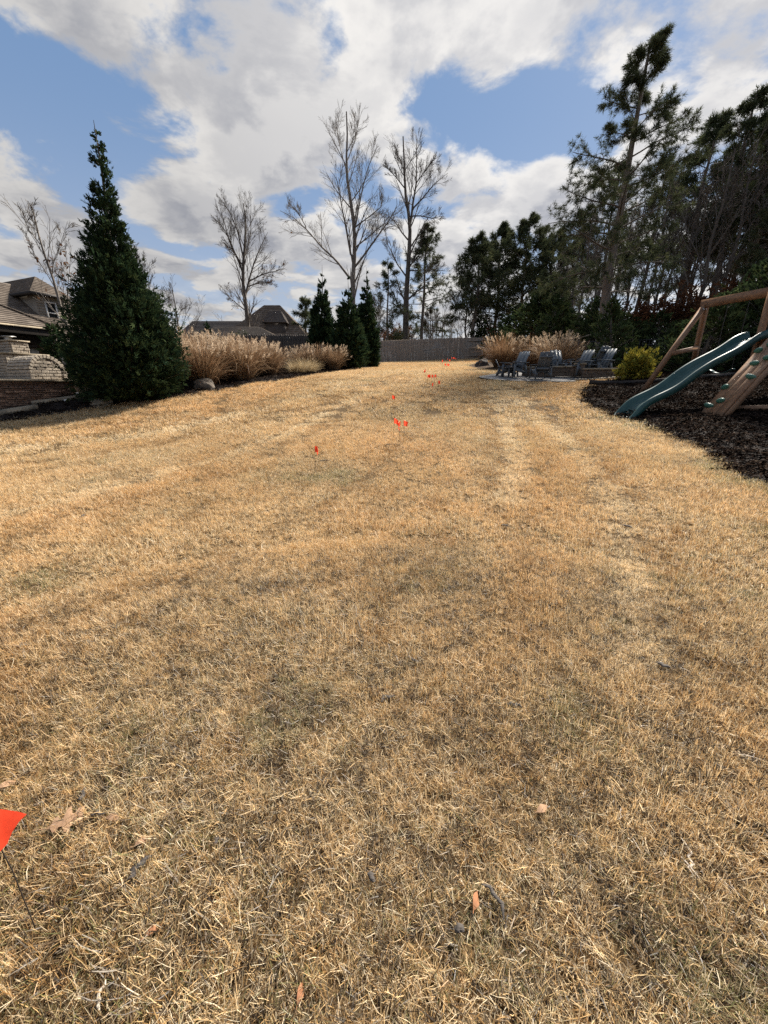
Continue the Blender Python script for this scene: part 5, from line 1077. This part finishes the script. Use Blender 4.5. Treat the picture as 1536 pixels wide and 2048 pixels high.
# ------------------------------------------------------------------ marker flags in the lawn
def flag_mat():
    m = bpy.data.materials.new('orange_flag'); nt = nodes_of(m); N, L = nt.nodes, nt.links; o = N.new('ShaderNodeOutputMaterial'); d = N.new('ShaderNodeBsdfDiffuse'); t = N.new('ShaderNodeBsdfTranslucent'); mx = N.new('ShaderNodeMixShader'); mx.inputs[0].default_value = .45
    n = N.new('ShaderNodeTexNoise'); n.inputs['Scale'].default_value = 6; r = N.new('ShaderNodeValToRGB'); r.color_ramp.elements[0].color = (.92, .075, .035, 1); r.color_ramp.elements[1].color = (.97, .11, .05, 1); L.new(n.outputs[0], r.inputs[0])
    for q in (d, t): L.new(r.outputs[0], q.inputs[0])
    L.new(d.outputs[0], mx.inputs[1]); L.new(t.outputs[0], mx.inputs[2]); L.new(mx.outputs[0], o.inputs[0]); return m
m_flag = flag_mat(); m_wire = mat('flag_wire', (.10, .09, .08), (.06, .05, .045), rough=.5, metal=.5)
def flag(label, base, hgt, seed, w=.105, h=.085, yaw=0., lean=(0, 0), fold=.5, roll=0., group='orange marker flags along the buried line'):
    rg = random.Random(seed); t = thing('marker_flag', label, 'flag', base, yaw, group); top = np.array([lean[0], lean[1], hgt])
    b = MB(); b.tubes([[(0, 0, -.03), top*.5+np.array([.006, .004, 0]), top]], [[.0016+.0012*(base[1] > 4), .0016+.0012*(base[1] > 4), .0016+.0012*(base[1] > 4)]], 5); b.build('wire', m_wire, t)
    nx, nz = 7, 5; V = []
    for i in range(nx):
        for k in range(nz):
            u = i/(nx-1); z = k/(nz-1); dro = -.35*w*u*u*fold*1.6; a = fold*1.9*u; V.append((top[0]+w*u*math.cos(a*.7)+.004*math.sin(k*2+i), top[1]+w*.55*math.sin(a)*u+.012*math.sin(u*5+z*3)*u, top[2]-h+h*z+dro+.01*math.sin(u*6+seed)*u))
    V = np.array(V)-top; V = np.c_[V[:, 0]*math.cos(roll)-V[:, 2]*math.sin(roll), V[:, 1], V[:, 0]*math.sin(roll)+V[:, 2]*math.cos(roll)]+top
    F = [(i*nz+k, (i+1)*nz+k, (i+1)*nz+k+1, i*nz+k+1) for i in range(nx-1) for k in range(nz-1)]; b = MB(); b.add(V, F); b.build('flag', m_flag, t, True); return t
fl = [(630, 945, .375, .9, 'single drooping orange flag nearest on the lawn, left of centre'), (785, 884, .41, .9, 'left flag of the close trio on the middle lawn'), (798, 886, .37, 1.4, 'thin edge-on flag between the other two of the close trio'), (807, 886, .385, .9, 'right flag of the close trio on the middle lawn'), (786, 820, .35, .9, 'lone small flag uphill of the close trio'), (875, 784, .33, .7, 'lone flag right of the line, below the row of four'), (866, 783, .26, 1.4, 'faint edge-on flag just left of the lone right flag'),
      (851, 761, .40, 1.3, 'edge-on flag standing left above the row of four'), (854, 768, .30, .6, 'leftmost flag in the row of four'), (858, 768, .31, .9, 'second flag in the row of four'), (863, 768, .30, .7, 'third flag in the row of four'), (868, 768, .31, .8, 'rightmost flag in the row of four'), (885, 744, .52, 1.2, 'edge-on flag left of the upper pair'), (888, 743, .34, .8, 'left flag of the upper pair'), (893, 745, .36, .6, 'right flag of the upper pair'), (895, 730, .42, .7, 'left flag under the far fence'), (898, 733, .42, .7, 'second flag under the far fence'), (902, 727, .42, .9, 'third flag close under the far fence'), (906, 727, .42, .7, 'fourth flag close under the far fence'), (910, 726, .34, .8, 'rightmost flag close under the far fence')]
for k, (u, v, h, f, lb) in enumerate(fl):
    p = gp(u, v); rg = random.Random(k); flag(lb, p, h, k, yaw=rg.uniform(-1.0, .6)+(1.2 if f > 1.1 else 0), lean=(rg.uniform(-.03, .03), rg.uniform(-.03, .03)), fold=f)
pn = EYE+ray(41, 1637)*(.93/(ray(41, 1637)@FWD)); th = .62; gx, gy, gz = pn[0]-.11*math.cos(th), pn[1], pn[2]+.11*math.sin(th)
flag('big red-orange flag corner entering at the left edge close to us', (gx, gy, h1(gx, gy)), gz-h1(gx, gy), 99, w=.11, h=.13, yaw=0, fold=.06, roll=-th)

# ------------------------------------------------------------------ fallen leaves, bark and twigs on the grass
m_oak = mat('dead_oak_leaf', (.34, .21, .125), (.22, .13, .075), rough=.85, scale=25, bump=.001)
m_oak2 = mat('dead_red_leaf', (.33, .15, .065), (.22, .09, .04), rough=.8, scale=25)
m_twig = mat('grey_bark_strip', (.095, .082, .072), (.04, .034, .030), rough=.95, scale=20, bump=.003, stretch=(1, 6, 1))
m_twigp = mat('pale_twig', (.46, .40, .33), (.33, .28, .22), rough=.9, scale=20)
def leafshape(lobed):
    if not lobed:
        s = np.linspace(0, 1, 9); return [(x, .20*math.sin(math.pi*x)**.8) for x in s]
    return [(0, .02), (.10, .05), (.16, .17), (.24, .20), (.28, .09), (.36, .10), (.42, .27), (.52, .34), (.54, .16), (.60, .13), (.68, .26), (.80, .27), (.80, .12), (.88, .10), (.94, .10), (1.0, .02)]
def fallen_leaf(label, u, v, L, rz, lobed, m, tiltx=.2, lift=.028):
    p = gp(u, v); o = leafshape(lobed); n = len(o); b = MB(); V = []; rg = random.Random(u)
    for (x, w) in o: V += [(L*(x-.5), L*w, .006*math.sin(x*5)+.25*L*w*w*2), (L*(x-.5), 0, .007*math.sin(x*4)), (L*(x-.5), -L*w, .006*math.sin(x*6)+.2*L*w*w*2)]
    F = [q for i in range(n-1) for q in ((3*i, 3*i+1, 3*i+4, 3*i+3), (3*i+1, 3*i+2, 3*i+5, 3*i+4))]; b.add(V, F); b.tubes([[(-L*.5, 0, 0), (-L*.75, L*.03, .01)]], [[.0014, .0012]], 4)
    ob = b.build('fallen_leaf', m, None, False); ob.location = p+[0, 0, lift*.62]; ob.rotation_euler = (tiltx, .1, rz); tag(ob, label, 'leaf')
fallen_leaf('large lobed tan oak leaf lying beside the red flag corner', 143, 1652, .125, .5, True, m_oak, .25, .042)
fallen_leaf('small tan leaf by the left edge above the red flag', 18, 1578, .055, .8, False, m_oak, .3, .04); fallen_leaf('small tan leaf just right of the lobed oak leaf', 230, 1645, .05, .1, False, m_oak, .2, .04)
fallen_leaf('small pale leaf below right of the lobed oak leaf', 288, 1690, .05, .9, False, m_oak, .2, .038); fallen_leaf('tan pointed leaf on the right foreground grass', 1083, 1627, .06, .5, False, m_oak, .3, .04); fallen_leaf('orange-brown curled leaf in the lower middle foreground', 950, 1812, .055, 1.1, False, m_oak2, .4, .042)
fallen_leaf('reddish leaf near the bottom left corner of the lawn', 312, 1865, .05, 1.0, False, m_oak2, .3, .036); fallen_leaf('brown leaf at the bottom just left of centre', 602, 1995, .045, 1.4, False, m_oak2, .4, .036)
def strip(label, u0, v0, u1, v1, w, m, name='bark_strip', cat='bark', lift=.030, bend=.12):
    a, c = gp(u0, v0), gp(u1, v1); d = c-a; b = MB(); K = 7; s = np.linspace(0, 1, K); ln = np.linalg.norm(d); rg = RG(int(u0)); pd = np.array([-d[1], d[0], 0]); pts = d[None]*s[:, None]+pd[None]*(rg.normal(0, .07, K)+bend*np.sin(s*3))[:, None]+np.c_[np.zeros((K, 2)), rg.normal(0, .05, K)*min(ln, .06)+lift]
    b.tubes(pts[None], (w*np.array([.3, .8, 1, .8, .95, .6, .25]))[None], 6); b.v[-1][:, 2] = lift+(b.v[-1][:, 2]-lift)*.5
    o = b.build(name, m, None, True); o.location = a; tag(o, label, cat)
ST_ = [('long dark bark strip lying below the lobed oak leaf', 262, 1772, 306, 1722, .012, m_twig), ('short dark bark bit above the lobed oak leaf', 168, 1612, 176, 1586, .008, m_twig), ('dark twig touching the lobed oak leaf', 185, 1642, 216, 1640, .005, m_twig), ('small dark chip right of the long bark strip', 432, 1702, 440, 1685, .008, m_twig), ('dark bark chip in the middle foreground below the matted patch', 762, 1412, 790, 1402, .012, m_twig), ('grey bark chip on the open middle lawn', 815, 1318, 834, 1338, .010, m_twig), ('dark bark chip right of the matted middle patch', 1012, 1418, 1042, 1424, .012, m_twig), ('black bark chip on the right lawn', 1310, 1334, 1338, 1346, .014, m_twig), ('dark chip on the upper right lawn', 1243, 1056, 1264, 1062, .016, m_twig), ('small dark chip left of the upper right one', 1003, 1056, 1016, 1057, .014, m_twig), ('lone dark chip on the left lawn', 163, 1040, 174, 1033, .016, m_twig),
       ('long dark twig in the lower middle foreground', 968, 1778, 1008, 1852, .007, m_twig), ('grey bark flake at the lower middle', 908, 1868, 926, 1878, .012, m_twig), ('pale straight twig on the right foreground grass', 1364, 1690, 1372, 1760, .005, m_twigp), ('tan stem near the bottom left', 205, 2035, 216, 1972, .005, m_twigp), ('dark bark bit below the middle patch', 735, 1760, 748, 1778, .009, m_twig), ('dark twig behind the close trio of flags', 770, 893, 800, 891, .018, m_twig), ('short dark stick left of the nearest single flag', 640, 925, 662, 924, .014, m_twig)]
for a in ST_: strip(*a)
